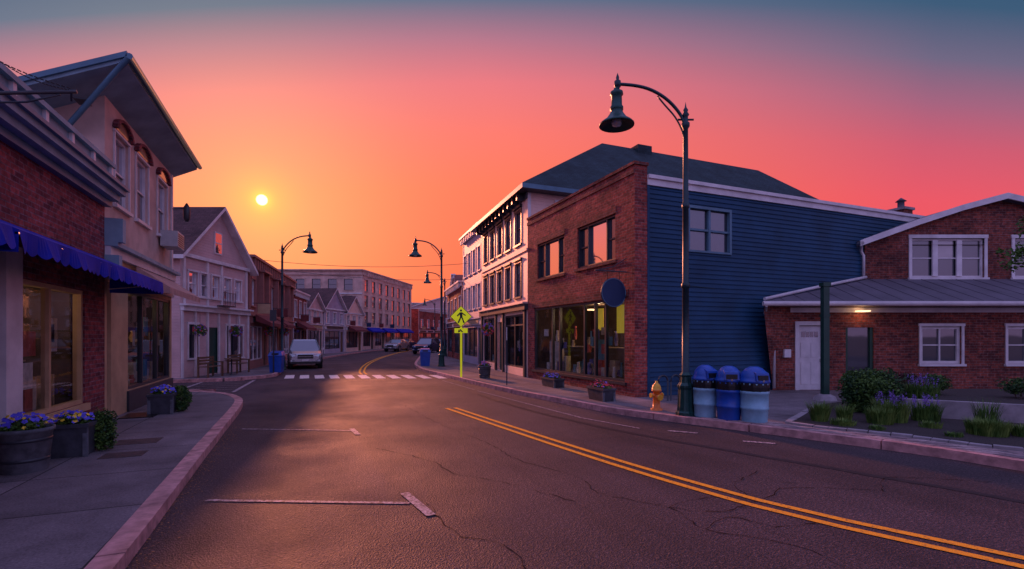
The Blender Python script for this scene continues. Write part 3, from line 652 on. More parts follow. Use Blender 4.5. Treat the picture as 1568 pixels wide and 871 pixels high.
# ------------------------------------------------------------ cream stucco building (left)
o=Obj('stucco_building'); f=F((-3.7,12.15),(0,5.25)); W=o.p('walls');T=o.p('trim')
aw=[(.5,1.4,4.55,6.05),(1.9,2.87,4.55,6.05),(3.69,4.69,4.55,6.05)]
f.wall(W,0,5.25,3.5,6.6,aw,STUC); f.wall(W,0,5.25,.1,3.5,[(1.38,5.1,.6,2.85),(.12,.35,.13,2.9)],TAN,.18)
f.shop(o,1.38,5.1,.6,2.85,DKT,(2.6,3.9),1.6,items=60)
f.box(T,1.3,5.2,.1,.58,.003,.05,DKT)
for a,b,c,d in aw:
    f.window(o,a,b,c,d,WHITE,GL,cas=.04,fw=.06,blind=False)
    f.quad(o.p('windows'),a+.07,b-.07,c+.07,(c+d)/2-.02,-.097,GLB)
    w=o.p('windows'); n=10; um=(a+b)/2; hw=(b-a)/2
    arc=[(um+hw*math.cos(math.pi*i/n),d+.24*math.sin(math.pi*i/n)) for i in range(n+1)]
    w.face([f.pt(u,v+.06,.05) for u,v in arc],GLB)
    for i in range(n):
        (p,q),(r,s_)=arc[i],arc[i+1]; k1=1.15
        P=lambda u,v,kk,dd: f.pt(um+(u-um)*kk,d+.07+(v-d)*kk,dd)
        T.hexa([P(p,q,1.0,.1),P(r,s_,1.0,.1),P(r,s_,1.0,.003),P(p,q,1.0,.003),P(p,q,k1+.08,.1),P(r,s_,k1+.08,.1),P(r,s_,k1+.08,.003),P(p,q,k1+.08,.003)],BRKL)
f.box(T,0,5.3,3.42,3.6,.002,.1,WHITE); f.box(T,-.02,5.32,3.6,3.68,.002,.22,SOF); f.box(T,0,5.3,2.95,3.1,.002,.06,WHITE)
f.box(T,-.02,.16,3.68,4.15,.002,.3,SOF); f.box(T,-.02,.16,3.1,3.42,.002,.24,SOF)
f.box(T,5.13,5.25,3.7,6.55,.002,.04,WHITE)
a_=o.p('awning'); a_.face([f.pt(1.6,3.4,.1),f.pt(5.1,3.4,.1),f.pt(5.1,2.95,.75),f.pt(1.6,2.95,.75)],CANP); a_.face([f.pt(1.6,2.95,.75),f.pt(5.1,2.95,.75),f.pt(5.1,2.8,.75),f.pt(1.6,2.8,.75)],CANP)
a_.face([f.pt(1.6,3.4,.1),f.pt(1.6,2.95,.75),f.pt(1.6,2.8,.75),f.pt(1.6,2.9,.1)],CANP)
ac=o.p('air_conditioner'); f.box(ac,3.8,4.55,4.25,4.67,.05,.45,ACM)
for i in range(6): f.box(ac,3.84,4.51,4.29+i*.06,4.31+i*.06,.452,.462,DKT)
W.face([(-3.7,12.15,4.0),(-3.7,12.15,6.6),(-8.5,12.15,4.15),(-8.5,12.15,4.0)],STUC)
W.face([(-3.7,17.4,.1),(-12,17.4,.1),(-12,17.4,2.4),(-3.7,17.4,6.6)],STUC)
Rf=o.p('roof'); s0,z0=-3.1,6.88; s1,z1=-9.5,3.6
Pb=[(s0,11.2,z0),(s0,17.65,z0),(s1,17.65,z1),(s1,11.2,z1)]
Rf.hexa(Pb+[(x,y,z+.08) for x,y,z in Pb],SOF)
Pc=[(s0+.03,11.15,z0+.08),(s0+.03,17.7,z0+.08),(s1,17.7,z1+.08),(s1,11.15,z1+.08)]
Rf.hexa(Pc+[(x,y,z+.1) for x,y,z in Pc],TEALT)
T.tube([(s0+.07,11.15,z0+.09),(s0+.07,17.7,z0+.09)],.06,TEALT)
T.tube([(s0+.05,11.17,z0+.05),(-3.25,11.2,6.65),(-4.3,12.0,5.7),(-4.9,12.1,4.9)],.05,TEALT)
f.box(o.p('soffit_vent'),-.6,-.3,6.2,6.21,-.3,-.1,DKT)
k=o.p('wall_lantern'); k.tube([(-3.68,17.3,5.55),(-3.3,17.3,5.6)],.015,DKT); k.lathe([(.02,5.75),(.1,5.6),(.09,5.3),(.04,5.2)],-3.3,17.3,DKT,8)
o.build()
m=M(); m.box(-3.55,-2.95,12.35,13.1,.124,.14,BLK); m.make('door_mat')

# ------------------------------------------------------------ pale gabled house (left)
o=Obj('gabled_clapboard_house',(0,0,0),0,True); f=F((-13.3,19.9),(0,5.1)); W=o.p('walls');T=o.p('trim')
up=[(.5,1.1,3.5,4.5),(1.3,1.85,3.5,4.5),(2.1,2.65,3.5,4.5),(3.0,3.55,3.5,4.5),(3.9,4.45,3.5,4.5)]
lo=[(.5,1.1,.9,2.3),(3.2,4.6,.8,2.3),(1.9,2.6,.15,2.2)]
f.wall(W,0,5.1,.1,5.2,up+lo,PALE)
for q in up: f.window(o,*q,WHITE,GLM,cas=.06,blind=False)
for q in lo[:2]: f.window(o,*q,DKT,GLB,nx=2,ny=1,cas=.08,cm=WHITE)
f.box(o.p('door'),1.9,2.6,.15,2.2,-.1,-.05,DGRN)
W.face([f.pt(0,5.2,0),f.pt(5.1,5.2,0),f.pt(2.55,7.5,0)],PALE)
f.box(o.p('windows'),2.25,2.85,5.5,6.5,.003,.03,WHITE); f.quad(o.p('windows'),2.32,2.78,5.56,6.44,.034,GL); f.box(o.p('windows'),2.32,2.78,5.98,6.02,.034,.05,WHITE)
f.box(T,0,5.1,2.85,3.05,.002,.15,WHITE); f.box(T,-.05,5.15,3.05,3.13,.002,.28,WHITE); f.box(T,0,5.1,5.05,5.2,.002,.12,WHITE)
for i in range(7): u=.02+i*.83; f.box(T,u,u+.1,.12,2.85,.003,.07,WHITE)
for u in (.15,1.7,2.75,4.85): f.box(T,u,u+.12,3.13,5.05,.003,.05,WHITE)
Rf=o.p('roof'); ov=.35; sl=2.3/2.55
for ue in (-ov,5.1+ov):
    ze=5.2-ov*sl; a=[f.pt(ue,ze,ov),f.pt(2.55,7.5,ov),f.pt(2.55,7.5,-11),f.pt(ue,ze,-11)]; b=[(x,y,z+.16) for x,y,z in a]
    Rf.face(b,SHINB);Rf.face(a,WHITE);Rf.face([a[0],a[1],b[1],b[0]],WHITE);Rf.face([a[0],a[3],b[3],b[0]],WHITE)
W.face([f.pt(0,.1,0),f.pt(0,5.2,0),f.pt(0,5.2,-11),f.pt(0,.1,-11)],PALE)
k=o.p('balcony')
f.box(k,2.0,2.95,3.13,3.18,.28,.6,DKT)
for i in range(8): u=2.02+i*.13; k.tube([f.pt(u,3.18,.58),f.pt(u,3.75,.58)],.012,DKT,5)
k.tube([f.pt(2.0,3.75,.58),f.pt(2.95,3.75,.58)],.015,DKT,5)
o.build()
o,f=block('brown_clapboard_building',(-13.35,25.2),(-3.2,12.2),5.9,10,BROWN,(3.4,),8,.75,1.4,trim=BROWN,cam=True,aw=[(.5,4.5,CANR),(5.2,8.0,CANR)],cornice=.5,frame=WHITE)
for i in range(3):
    u=1.8+i*4.0; f.box(o.p('bay'),u,u+.12,3.2,5.4,.003,.3,BROWN); f.box(o.p('bay'),u+1.4,u+1.52,3.2,5.4,.003,.3,BROWN); f.box(o.p('bay'),u-.1,u+1.62,5.3,5.4,.003,.4,BROWN)
o.build()
o,f=block('brick_row_building',(-16.6,37.6),(-1.1,5.2),5.3,9,BRK,(3.3,),3,.8,1.3,cam=True,aw=[(.5,4.5,CANR)]); o.build()
o,f=block('white_gabled_building',(-17.8,43),(-.5,5),4.3,9,PALE,(3.1,),3,.7,1.0,cam=True,roof='gable',peak=1.4); o.build()
o,f=block('blue_grey_gabled_building',(-18.3,48.3),(.3,5),4.6,9,LAV,(3.1,),3,.7,1.1,cam=True,roof='gable',peak=2.0); o.build()
o,f=block('white_gabled_building',(-18.0,53.6),(.4,4.6),4.4,9,CREAM,(3.1,),3,.7,1.0,cam=True,roof='gable',peak=1.8,aw=[(.5,4.2,CANR)]); o.build()
o,f=block('hotel_building',(-18.7,62),(2.4,18.3),10.1,14,STUC,(3.4,5.5,7.5),8,1.0,1.5,cam=True,aw=[(1,5,CANV),(6,10,CANV),(11,17,CANV)],cornice=.6,trim=STUC,frame=DKT)
f3=F((-32,62),(13.3,0))
ops=[(1+i*2.0,2.1+i*2.0,z,z+1.4) for i in range(6) for z in (3.4,5.5,7.6)]
f3.wall(o.p('walls'),0,13.3,.1,10.1,ops,STUC)
for q in ops: f3.window(o,*q,DKT,GLB,cas=.1,cm=STUC,blind=False)
f3.box(o.p('trim'),0,13.3,9.5,10.0,.002,.2,STUC); f3.box(o.p('trim'),0,13.5,10.0,10.15,-.2,.5,STUC); f3.box(o.p('trim'),0,13.3,7.1,7.25,.003,.1,WHITE)
f.box(o.p('roof'),8,8.8,10.1,11.0,-6,-5,BRKR)
o.build()
o,f=block('brick_row_building',(-15.8,84),(3.0,14),6.5,10,BRK,(3.3,),5,.9,1.4,cam=True); o.build()
o,f=block('white_row_building',(-21,100),(14,6),7.5,10,PALE,(3.3,5.2),6,.9,1.2,cam=True,roof='gable',peak=2.5); o.build()

# ------------------------------------------------------------ street lamps
def lamp(X,Y,sgn,sc=1.0,zb=.12):
    o=Obj('street_lamp',(X,Y,zb),0,True); b=o.p('base'); k=sc
    b.lathe([(.21*k,0),(.21*k,.07),(.18*k,.1),(.17*k,.2),(.15*k,.55),(.17*k,.6),(.17*k,.64),(.12*k,.7),(.11*k,.82),(.13*k,.86),(.08*k,.92)],0,0,GREENM,24,True,.07)
    p=o.p('pole'); p.lathe([(r*k if r>.0 else r,z*k) for r,z in [(.075,.9),(.068,2.7),(.09,2.72),(.09,2.8),(.066,2.83),(.062,4.4),(.08,4.42),(.08,4.5),(.06,4.52),(.052,6.1),(.085,6.15),(.085,6.22),(.05,6.26),(.05,6.36),(.075,6.4),(.04,6.46),(.055,6.5),(.02,6.56),(.001,6.68)]],0,0,POLE,14)
    p.tube([(-.17*k,0,6.3*k),(.17*k,0,6.3*k)],.022*k,POLE,8)
    a=o.p('arm')
    pts=catmull([(0,6.05),(.08,6.35),(.28,6.62),(.52,6.82),(.8,6.96),(1.1,7.03),(1.45,7.06)],.08)
    a.tube([(sgn*q.x*k,0,q.y*k) for q in pts],.035*k,POLE,8)
    pts=catmull([(0,5.75),(.07,6.05),(.22,6.35),(.45,6.62),(.6,6.8)],.08); a.tube([(sgn*q.x*k,0,q.y*k) for q in pts],.018*k,POLE,6)
    a.lathe([(.03*k,6.97*k),(.07*k,7.0*k),(.07*k,7.12*k),(.03*k,7.14*k),(.035*k,7.2*k),(.001,7.3*k)],sgn*1.45*k,0,POLE,10)
    h=o.p('shade'); x=sgn*1.47*k
    h.lathe([(r*k,z*k) for r,z in [(.02,7.0),(.06,6.97),(.07,6.92),(.13,6.89),(.14,6.83),(.11,6.8),(.115,6.6),(.14,6.56),(.14,6.5),(.12,6.48),(.15,6.42),(.22,6.32),(.33,6.24),(.37,6.2),(.37,6.17),(.34,6.18),(.1,6.3),(.05,6.3)]],x,0,GREENM,24)
    h.lathe([(.001,6.14*k),(.09*k,6.17*k),(.12*k,6.25*k),(.1*k,6.32*k)],x,0,HEADL,14)
    return o
o=lamp(3.70,10.58,-1); k=o.p('banner_rod'); k.tube([(.05,0,2.76),(.62,0,2.7)],.01,POLE,5); o.build()
lamp(-3.95,27.8,-1).build(); lamp(-11.62,25.1,1,.96).build(); lamp(-5.65,41.7,-1).build(); lamp(-11.2,72,-1).build()

# ------------------------------------------------------------ crossing sign
o=Obj('pedestrian_crossing_sign',(-2.1,20.5,.12),0,True); p=o.p('post'); p.box(-.04,.04,-.03,.03,0,2.85,FLY)
s_=o.p('sign_plate'); zc=2.5; h=.45
s_.hexa([(-h,-.05,zc),(0,-.05,zc-h),(0,-.035,zc-h),(-h,-.035,zc),(0,-.05,zc+h),(h,-.05,zc),(h,-.035,zc),(0,-.035,zc+h)],FLY)
s_.face([(-h,-.052,zc),(0,-.052,zc-h),(h,-.052,zc),(0,-.052,zc+h)],SBLK); h2=.425
s_.face([(-h2,-.054,zc),(0,-.054,zc-h2),(h2,-.054,zc),(0,-.054,zc+h2)],FLY)
def poly(pts): s_.face([(x*1.05,-.057,zc+z*1.05) for x,z in pts],SBLK)
poly([(.0+.045*math.cos(i*.785),.235+.045*math.sin(i*.785)) for i in range(8)])
poly([(-.06,.16),(.05,.17),(.06,-.02),(-.04,-.02)]); poly([(-.04,-.02),(.02,-.02),(-.08,-.26),(-.14,-.25)]); poly([(.0,-.02),(.06,-.02),(.1,-.13),(.15,-.25),(.09,-.26),(.05,-.14)])
poly([(.04,.16),(.05,.1),(.17,.02),(.19,.06)]); poly([(-.05,.16),(-.03,.1),(-.13,.0),(-.17,.03)])
s_.box(-.27,.27,-.05,-.036,1.82,2.02,FLY); s_.face([(-.08,-.052,1.95),(.04,-.052,1.85),(.1,-.052,1.86),(-.02,-.052,1.98)],SBLK); s_.face([(-.13,-.052,1.84),(-.02,-.052,1.87),(-.1,-.052,1.97)],SBLK)
o.build()
o=Obj('parking_sign',(-.18,17.1,.12),0,True); o.p('post').box(-.02,.02,-.02,.02,0,2.0,DKT); o.p('plate').box(-.012,.012,-.15,.15,1.55,2.0,WHITE); o.build()
o=Obj('parking_sign',(-11.0,22.9,.12),0,True); o.p('post').box(-.025,.025,-.025,.025,0,3.0,DKT); o.p('plate').box(-.15,.15,-.04,-.028,2.4,2.9,DKT); o.build()

o=Obj('green_post',(8.26,13.1,.12),0,True); k=o.p('shaft'); k.box(-.075,.075,-.075,.075,.12,3.0,DGRN); k.box(-.1,.1,-.1,.1,3.0,3.1,DGRN); k.box(-.09,.09,-.09,.09,2.2,2.26,DGRN)
o.p('footing').lathe([(.28,0),(.24,.1),(.13,.16)],0,0,CONC,12); o.build()

# ------------------------------------------------------------ recycling barrels
def barrel(X,Y,bm,lm,r=.25,rot=0):
    o=Obj('litter_barrel',(X,Y,.122),rot,True); b=o.p('drum')
    b.lathe([(.001,.0),(r*.9,.0),(r*.92,.03),(r*.97,.25),(r*1.02,.26),(r*1.02,.3),(r*.99,.31),(r*1.0,.55),(r*1.05,.56),(r*1.05,.61),(r*1.0,.62),(r*1.02,.72),(r*1.06,.74),(r*1.06,.77)],0,0,bm,28)
    bag=o.p('bag'); bag.lathe([(r*1.08,.62+.0),(r*1.1,.7),(r*1.09,.78),(r*.95,.8)],0,0,BLK,28,True,.04)
    l=o.p('lid'); l.lathe([(r*1.08,.775),(r*1.12,.78),(r*1.12,.82),(r*1.05,.83),(r*1.03,.88),(r*.9,.97),(r*.6,1.05),(r*.3,1.085),(.001,1.09)],0,0,lm,28)
    l.hexa([(-.14,-r*1.1,.82),(.14,-r*1.1,.82),(.14,-.05,.82),(-.14,-.05,.82),(-.13,-r*.98,.97),(.13,-r*.98,.97),(.13,-.05,1.04),(-.13,-.05,1.04)],lm)
    l.box(-.105,.105,-r*1.115,-r*1.0,.835,.93,BLK)
    l.box(-.02,.02,-r*1.14,-r*1.08,.8,.84,CHR)
    return o
barrel(4.03,10.35,BINW,BINB,.23,.3).build(); barrel(4.37,10.0,BINB,BINB,.235,-.2).build(); barrel(4.76,9.75,BINW,BINB,.255,.15).build()
def bluebin(X,Y):
    o=Obj('blue_litter_bin',(X,Y,.122),.2,True); b=o.p('body')
    b.hexa([(-.24,-.24,0),(.24,-.24,0),(.24,.24,0),(-.24,.24,0),(-.3,-.28,.78),(.3,-.28,.78),(.3,.28,.78),(-.3,.28,.78)],BINB)
    l=o.p('lid'); l.hexa([(-.32,-.31,.78),(.32,-.31,.78),(.32,.3,.78),(-.32,.3,.78),(-.24,-.2,.95),(.24,-.2,.95),(.26,.28,1.0),(-.26,.28,1.0)],BINB); l.box(-.15,.15,-.29,-.2,.82,.9,BLK)
    o.build()
bluebin(-11.05,23.3); bluebin(-4.97,28.4)
o=Obj('fire_hydrant',(3.29,11.3,.122),.3,True); b=o.p('barrel')
b.lathe([(.13,0),(.13,.04),(.085,.05),(.08,.2),(.08,.42),(.11,.43),(.11,.47)],0,0,HYO,18); b.lathe([(.105,.47),(.1,.52),(.075,.58),(.03,.62),(.03,.66),(.001,.67)],0,0,HYY,18)
for sg in (-1,1): b.tube([(sg*.06,0,.34),(sg*.13,0,.34)],.045,HYO,12); b.tube([(sg*.13,0,.34),(sg*.16,0,.34)],.055,HYY,8)
b.tube([(0,-.06,.3),(0,-.13,.3)],.06,HYO,12); b.tube([(0,-.13,.3),(0,-.165,.3)],.07,HYY,8); o.build()
o=Obj('bike_rack',(4.05,12.9,.122),.5,True); k=o.p('loops')
for i in range(2):
    k.tube([(i*.45+.17*math.cos(a)-.17,0,.5+.17*math.sin(a)) for a in [math.pi*j/10 for j in range(11)]],.022,DKT,8)
    for x in (i*.45,i*.45-.34): k.tube([(x,0,0),(x,0,.5)],.022,DKT,8)
o.build()

# ------------------------------------------------------------ planters and shrubs
def flowers(m,x,y,z,r,n=70,cols=(FB,FB,FY),leaf=LEAF):
    m.leaves((x,y,z),(r,r,.09),int(n*6),.03,leaf,.3)
    for _ in range(n):
        a=rr(0,6.28);q=r*math.sqrt(R())*1.0; c=random.choice(cols); px_,py_=x+q*math.cos(a),y+q*math.sin(a); pz=z+.11+rr(-.03,.05)-.1*(q/r)**2; s=.028*rr(.7,1.3)
        nn=Vector((math.cos(a)*q/r*.6+rr(-.4,.4)+.2,math.sin(a)*q/r*.6+rr(-.4,.4)-.5,.9)).normalized(); t=nn.cross(Vector((1,.2,0))).normalized(); b=nn.cross(t)
        m.face([tuple(Vector((px_,py_,pz))+(t*math.cos(k)+b*math.sin(k))*s*(1 if j%2 else .75)) for j,k in enumerate([.628*j for j in range(10)])],c)
def planter(X,Y,w,h,kind,cols=(FB,FB,FB,FY),rz=YAW,d=None):
    o=Obj('flower_planter',(X,Y,.122),rz,True); b=o.p('container'); d=d or w
    if kind=='round':
        b.lathe([(w*.38,0),(w*.42,.02),(w*.5,h*.9),(w*.54,h*.92),(w*.54,h),(w*.48,h),(w*.46,h-.06),(.001,h-.06)],0,0,POT,28)
        b.lathe([(w*.43,h*.25),(w*.45,h*.25),(w*.455,h*.32),(w*.43,h*.32)],0,0,DKT,28); b.lathe([(w*.47,h*.7),(w*.49,h*.7),(w*.495,h*.77),(w*.47,h*.77)],0,0,DKT,28)
    else:
        a=w/2;c=d/2; b.hexa([(-a*.85,-c*.85,0),(a*.85,-c*.85,0),(a*.85,c*.85,0),(-a*.85,c*.85,0),(-a,-c,h-.05),(a,-c,h-.05),(a,c,h-.05),(-a,c,h-.05)],POTD)
        for x0,x1,y0,y1 in ((-a-.02,a+.02,-c-.02,-c+.03),(-a-.02,a+.02,c-.03,c+.02),(-a-.02,-a+.03,-c+.03,c-.03),(a-.03,a+.02,-c+.03,c-.03)): b.box(x0,x1,y0,y1,h-.05,h,POTD)
        for sx in (-1,1): b.box(sx*a*.9-.03,sx*a*.9+.03,-c*.97,-c*.86,.0,h-.05,POT)
    if d>w*1.4 or w>d*1.4:
        for t in (-.3,0,.3): flowers(o.p('flowers'),0 if d>w else t*w,t*d if d>w else 0,h+.02,min(w,d)*.5,30,cols)
    else: flowers(o.p('flowers'),0,0,h+.03,w*.5,85,cols)
    return o
planter(-6.09,6.2,.54,.54,'round').build(); planter(-6.23,7.05,.46,.46,'sq').build(); planter(-7.63,10.85,.46,.44,'sq').build()
planter(2.35,13.1,.36,.34,'sq',(FR,FR,FP),YAW,.8).build(); planter(1.35,16.6,.36,.3,'sq',(FB,FP),YAW,1.0).build(); planter(-1.1,20.0,.5,.5,'round',(FR,FP)).build()
def shrub(name,X,Y,rx,rz_,z,n,sz,mats,stem=True):
    o=Obj(name,(X,Y,.122),0,True); m=o.p('foliage')
    for mt,k in mats: m.leaves((0,0,z),(rx,rx,rz_),int(n*k),sz,mt,.55)
    if stem:
        for _ in range(5): m.tube([(0,0,0),(rr(-.5,.5)*rx,rr(-.5,.5)*rx,z)],.012,BARK,5)
    o.build()
shrub('boxwood_shrub',-6.06,7.35,.17,.32,.3,4200,.022,((LEAFD,.4),(LEAF,.6))); shrub('boxwood_shrub',-7.42,11.15,.18,.3,.29,3500,.024,((LEAFD,.4),(LEAF,.6)))
def basket(X,Y,z,cols=(FR,FP)):
    o=Obj('hanging_flower_basket',(X,Y,z),0,True); m=o.p('plants'); m.leaves((0,0,0),(.26,.26,.26),700,.035,LEAF,.3)
    for _ in range(60):
        v=Vector((random.gauss(0,1),random.gauss(0,1),random.gauss(0,1))).normalized()*.25; s=.03; m.face([(v.x-s,v.y,v.z-s),(v.x+s,v.y,v.z-s),(v.x+s,v.y,v.z+s),(v.x-s,v.y,v.z+s)],random.choice(cols))
    m.tube([(0,0,.2),(0,0,.7)],.008,DKT,4); o.build()
basket(-1.0,20.3,2.1); basket(-12.95,20.6,2.05); basket(-12.95,23.3,2.05); basket(-13.2,27,2.1); basket(-14.2,31,2.1)

m=M(); bed=[(5.55,9.7),(5.35,9.5),(5.6,9.15),(6.64,8.2),(7.48,7.25),(9.6,6.0),(14.5,3.8),(19,5),(19,13.0),(9.2,13.0),(7.4,11.9)]
bw=[cw(*p) for p in bed]; m.prism(bw,.1,.17,MULCH); m.make('planting_bed')
m=M(); Q=[Vector(cw(*p)) for p in [(7.4,11.9),(5.55,9.7),(5.35,9.5),(5.6,9.15),(6.64,8.2),(7.48,7.25),(9.6,6.0),(14.5,3.8)]]; Q=catmull(Q,.25)
A1=offs(Q,.0);B1=offs(Q,.13)
for i in range(len(Q)-1):
    z=.175+rr(-.008,.008); a,b,c,d=A1[i],A1[i]+(A1[i+1]-A1[i])*.95,B1[i]+(B1[i+1]-B1[i])*.95,B1[i]
    m.hexa([(a.x,a.y,.1),(b.x,b.y,.1),(c.x,c.y,.1),(d.x,d.y,.1),(a.x,a.y,z),(b.x,b.y,z),(c.x,c.y,z),(d.x,d.y,z)],CONC)
m.make('stone_edging')
m=M(); inner=[Vector(cw(*p)) for p in [(4.9,9.75),(5.22,9.45),(5.5,9.05),(6.54,8.08),(7.38,7.12),(9.5,5.85),(14.4,3.6)]]
inn=catmull(inner,.1); outr=[p for p in IR if -3<p.y<8.2]; outr=list(reversed(outr))
def samp(P,t):
    x=t*(len(P)-1); i=min(int(x),len(P)-2); return P[i].lerp(P[i+1],x-i)
NC=40
PM=[simple('cobble_%d'%i,c,.8,0,.35,20,.5,60,.3) for i,c in enumerate([(.45,.31,.3),(.32,.22,.22),(.2,.15,.16),(.52,.37,.35)])]
m.face([(p.x,p.y,.1255) for p in outr]+[(p.x,p.y,.1255) for p in reversed(inn)],MULCH)
for i in range(NC):
    for j in range(4):
        def q(ti,tj): return samp(outr,min(ti,1)).lerp(samp(inn,min(ti,1)),tj)
        sh=.5 if j%2 else 0
        a0=(i+sh+.09)/(NC+1);a1=(i+sh+.91)/(NC+1); b0=(j+.09)/4;b1=(j+.91)/4; z=.136+rr(0,.01)
        P=[q(a0,b0),q(a1,b0),q(a1,b1),q(a0,b1)]
        m.hexa([(p.x,p.y,.12) for p in P]+[(p.x,p.y,z) for p in P],random.choice(PM))
m.make('cobble_paver_strip')
o=Obj('concrete_wall',(0,0,0),0,True); k=o.p('wall'); k.hexa([(8.05,10.15,.16),(11.6,8.2,.16),(11.7,8.35,.16),(8.15,10.3,.16),(8.05,10.15,.52),(11.6,8.2,.5),(11.7,8.35,.5),(8.15,10.3,.52)],CONC)
k.hexa([(8.05,10.15,.16),(8.15,10.3,.16),(8.9,12.9,.16),(8.75,12.9,.16),(8.05,10.15,.52),(8.15,10.3,.52),(8.9,12.9,.52),(8.75,12.9,.52)],CONC)
k.face([(8.15,10.3,.44),(11.7,8.35,.44),(18,9,.44),(18,12.9,.44),(8.9,12.9,.44)],MULCH); o.build()
shrub('round_shrub',7.75,10.7,.55,.5,.5,11000,.034,((LEAFD,.5),(LEAF,.5)))
shrub('maroon_shrub',9.0,11.3,.3,.22,.62,1500,.03,((LEAFR,.6),(LEAFD,.4))); shrub('small_shrub',9.9,11.6,.3,.2,.6,1300,.03,((LEAFD,.5),(LEAF,.5))); shrub('small_shrub',11.2,10.9,.4,.2,.58,1600,.03,((LEAFD,.5),(LEAF,.5)))
def grass(name,X,Y,r,n,h,mt=GRS,z=.17,fl=None):
    o=Obj(name,(X,Y,z),0,True); o.p('blades').blades((0,0,0),r,n,h,mt)
    if fl:
        for _ in range(fl):
            a=rr(0,6.28);q=r*R(); x,y=q*math.cos(a),q*math.sin(a); hh=h*rr(.8,1.25)
            o.p('flower_spikes').leaves((x,y,hh),(.018,.018,.09),16,.014,FP,.2)
    o.build()
grass('grass_clump',5.95,9.6,.14,420,.38); grass('grass_clump',6.5,9.7,.12,200,.3); grass('grass_clump',6.9,9.3,.2,500,.3); grass('lavender_plant',7.3,9.55,.25,600,.42,GRS,.17,40)
grass('lavender_plant',8.0,9.6,.22,450,.38,LEAF,.17,34); grass('grass_clump',7.9,8.25,.26,900,.26); grass('grass_clump',8.4,8.1,.18,400,.2); grass('iris_plant',8.6,9.0,.15,120,.5,LEAF); grass('lavender_plant',8.75,10.6,.28,400,.4,LEAF,.44,34)
grass('grass_clump',6.1,9.15,.2,240,.12); grass('grass_clump',9.3,7.3,.3,500,.2); grass('grass_clump',6.4,8.7,.12,120,.08,LEAF); grass('grass_clump',7.2,8.1,.12,120,.08,LEAF); grass('grass_clump',7.5,8.9,.16,200,.12)
o=Obj('young_tree',(14.0,12.2,.4),0,True); k=o.p('trunk'); k.tube([(0,0,0),(.05,0,1.2),(-.05,.05,2.6),(0,0,4.2)],lambda t:.09*(1-.6*t),BARK,10)
for a,z,l in ((3.1,2.75,1.4),(1.0,2.9,1.1),(4.9,3.3,.9),(5.8,2.5,1.2),(2.0,3.7,.8)):
    k.tube([(0,0,z),(math.cos(a)*l*.5,math.sin(a)*l*.5,z+.35),(math.cos(a)*l,math.sin(a)*l,z+.6)],lambda t:.035*(1-.7*t),BARK,6)
    o.p('crown').leaves((math.cos(a)*l,math.sin(a)*l,z+.6),(.42,.5,.36),420,.055,LEAF,.4); o.p('crown').leaves((math.cos(a)*l*.6,math.sin(a)*l*.6,z+.65),(.4,.5,.35),250,.055,LEAFD,.3)
o.build()

def bench(X,Y,rz):
    o=Obj('wooden_bench',(X,Y,.122),rz,True); k=o.p('frame')
    for x in (-.5,.5):
        k.box(x-.03,x+.03,-.22,-.16,0,.62,WICK); k.box(x-.03,x+.03,.18,.24,0,.85,WICK); k.box(x-.035,x+.035,-.22,.18,.58,.62,WICK)
    for i in range(4): k.box(-.55,.55,-.2+i*.1,-.12+i*.1,.42,.45,WICK)
    for i in range(3): k.box(-.55,.55,.19,.22,.52+i*.12,.6+i*.12,WICK)
    o.build()
bench(-12.5,20.6,math.pi/2); bench(-12.6,22.9,math.pi/2)
o=Obj('cafe_table',(-12.2,21.6,.122),0,True); o.p('top').lathe([(.3,.7),(.3,.73)],0,0,WICK,16); o.p('leg').lathe([(.2,0),(.03,.05),(.03,.7)],0,0,DKT,10); o.build()

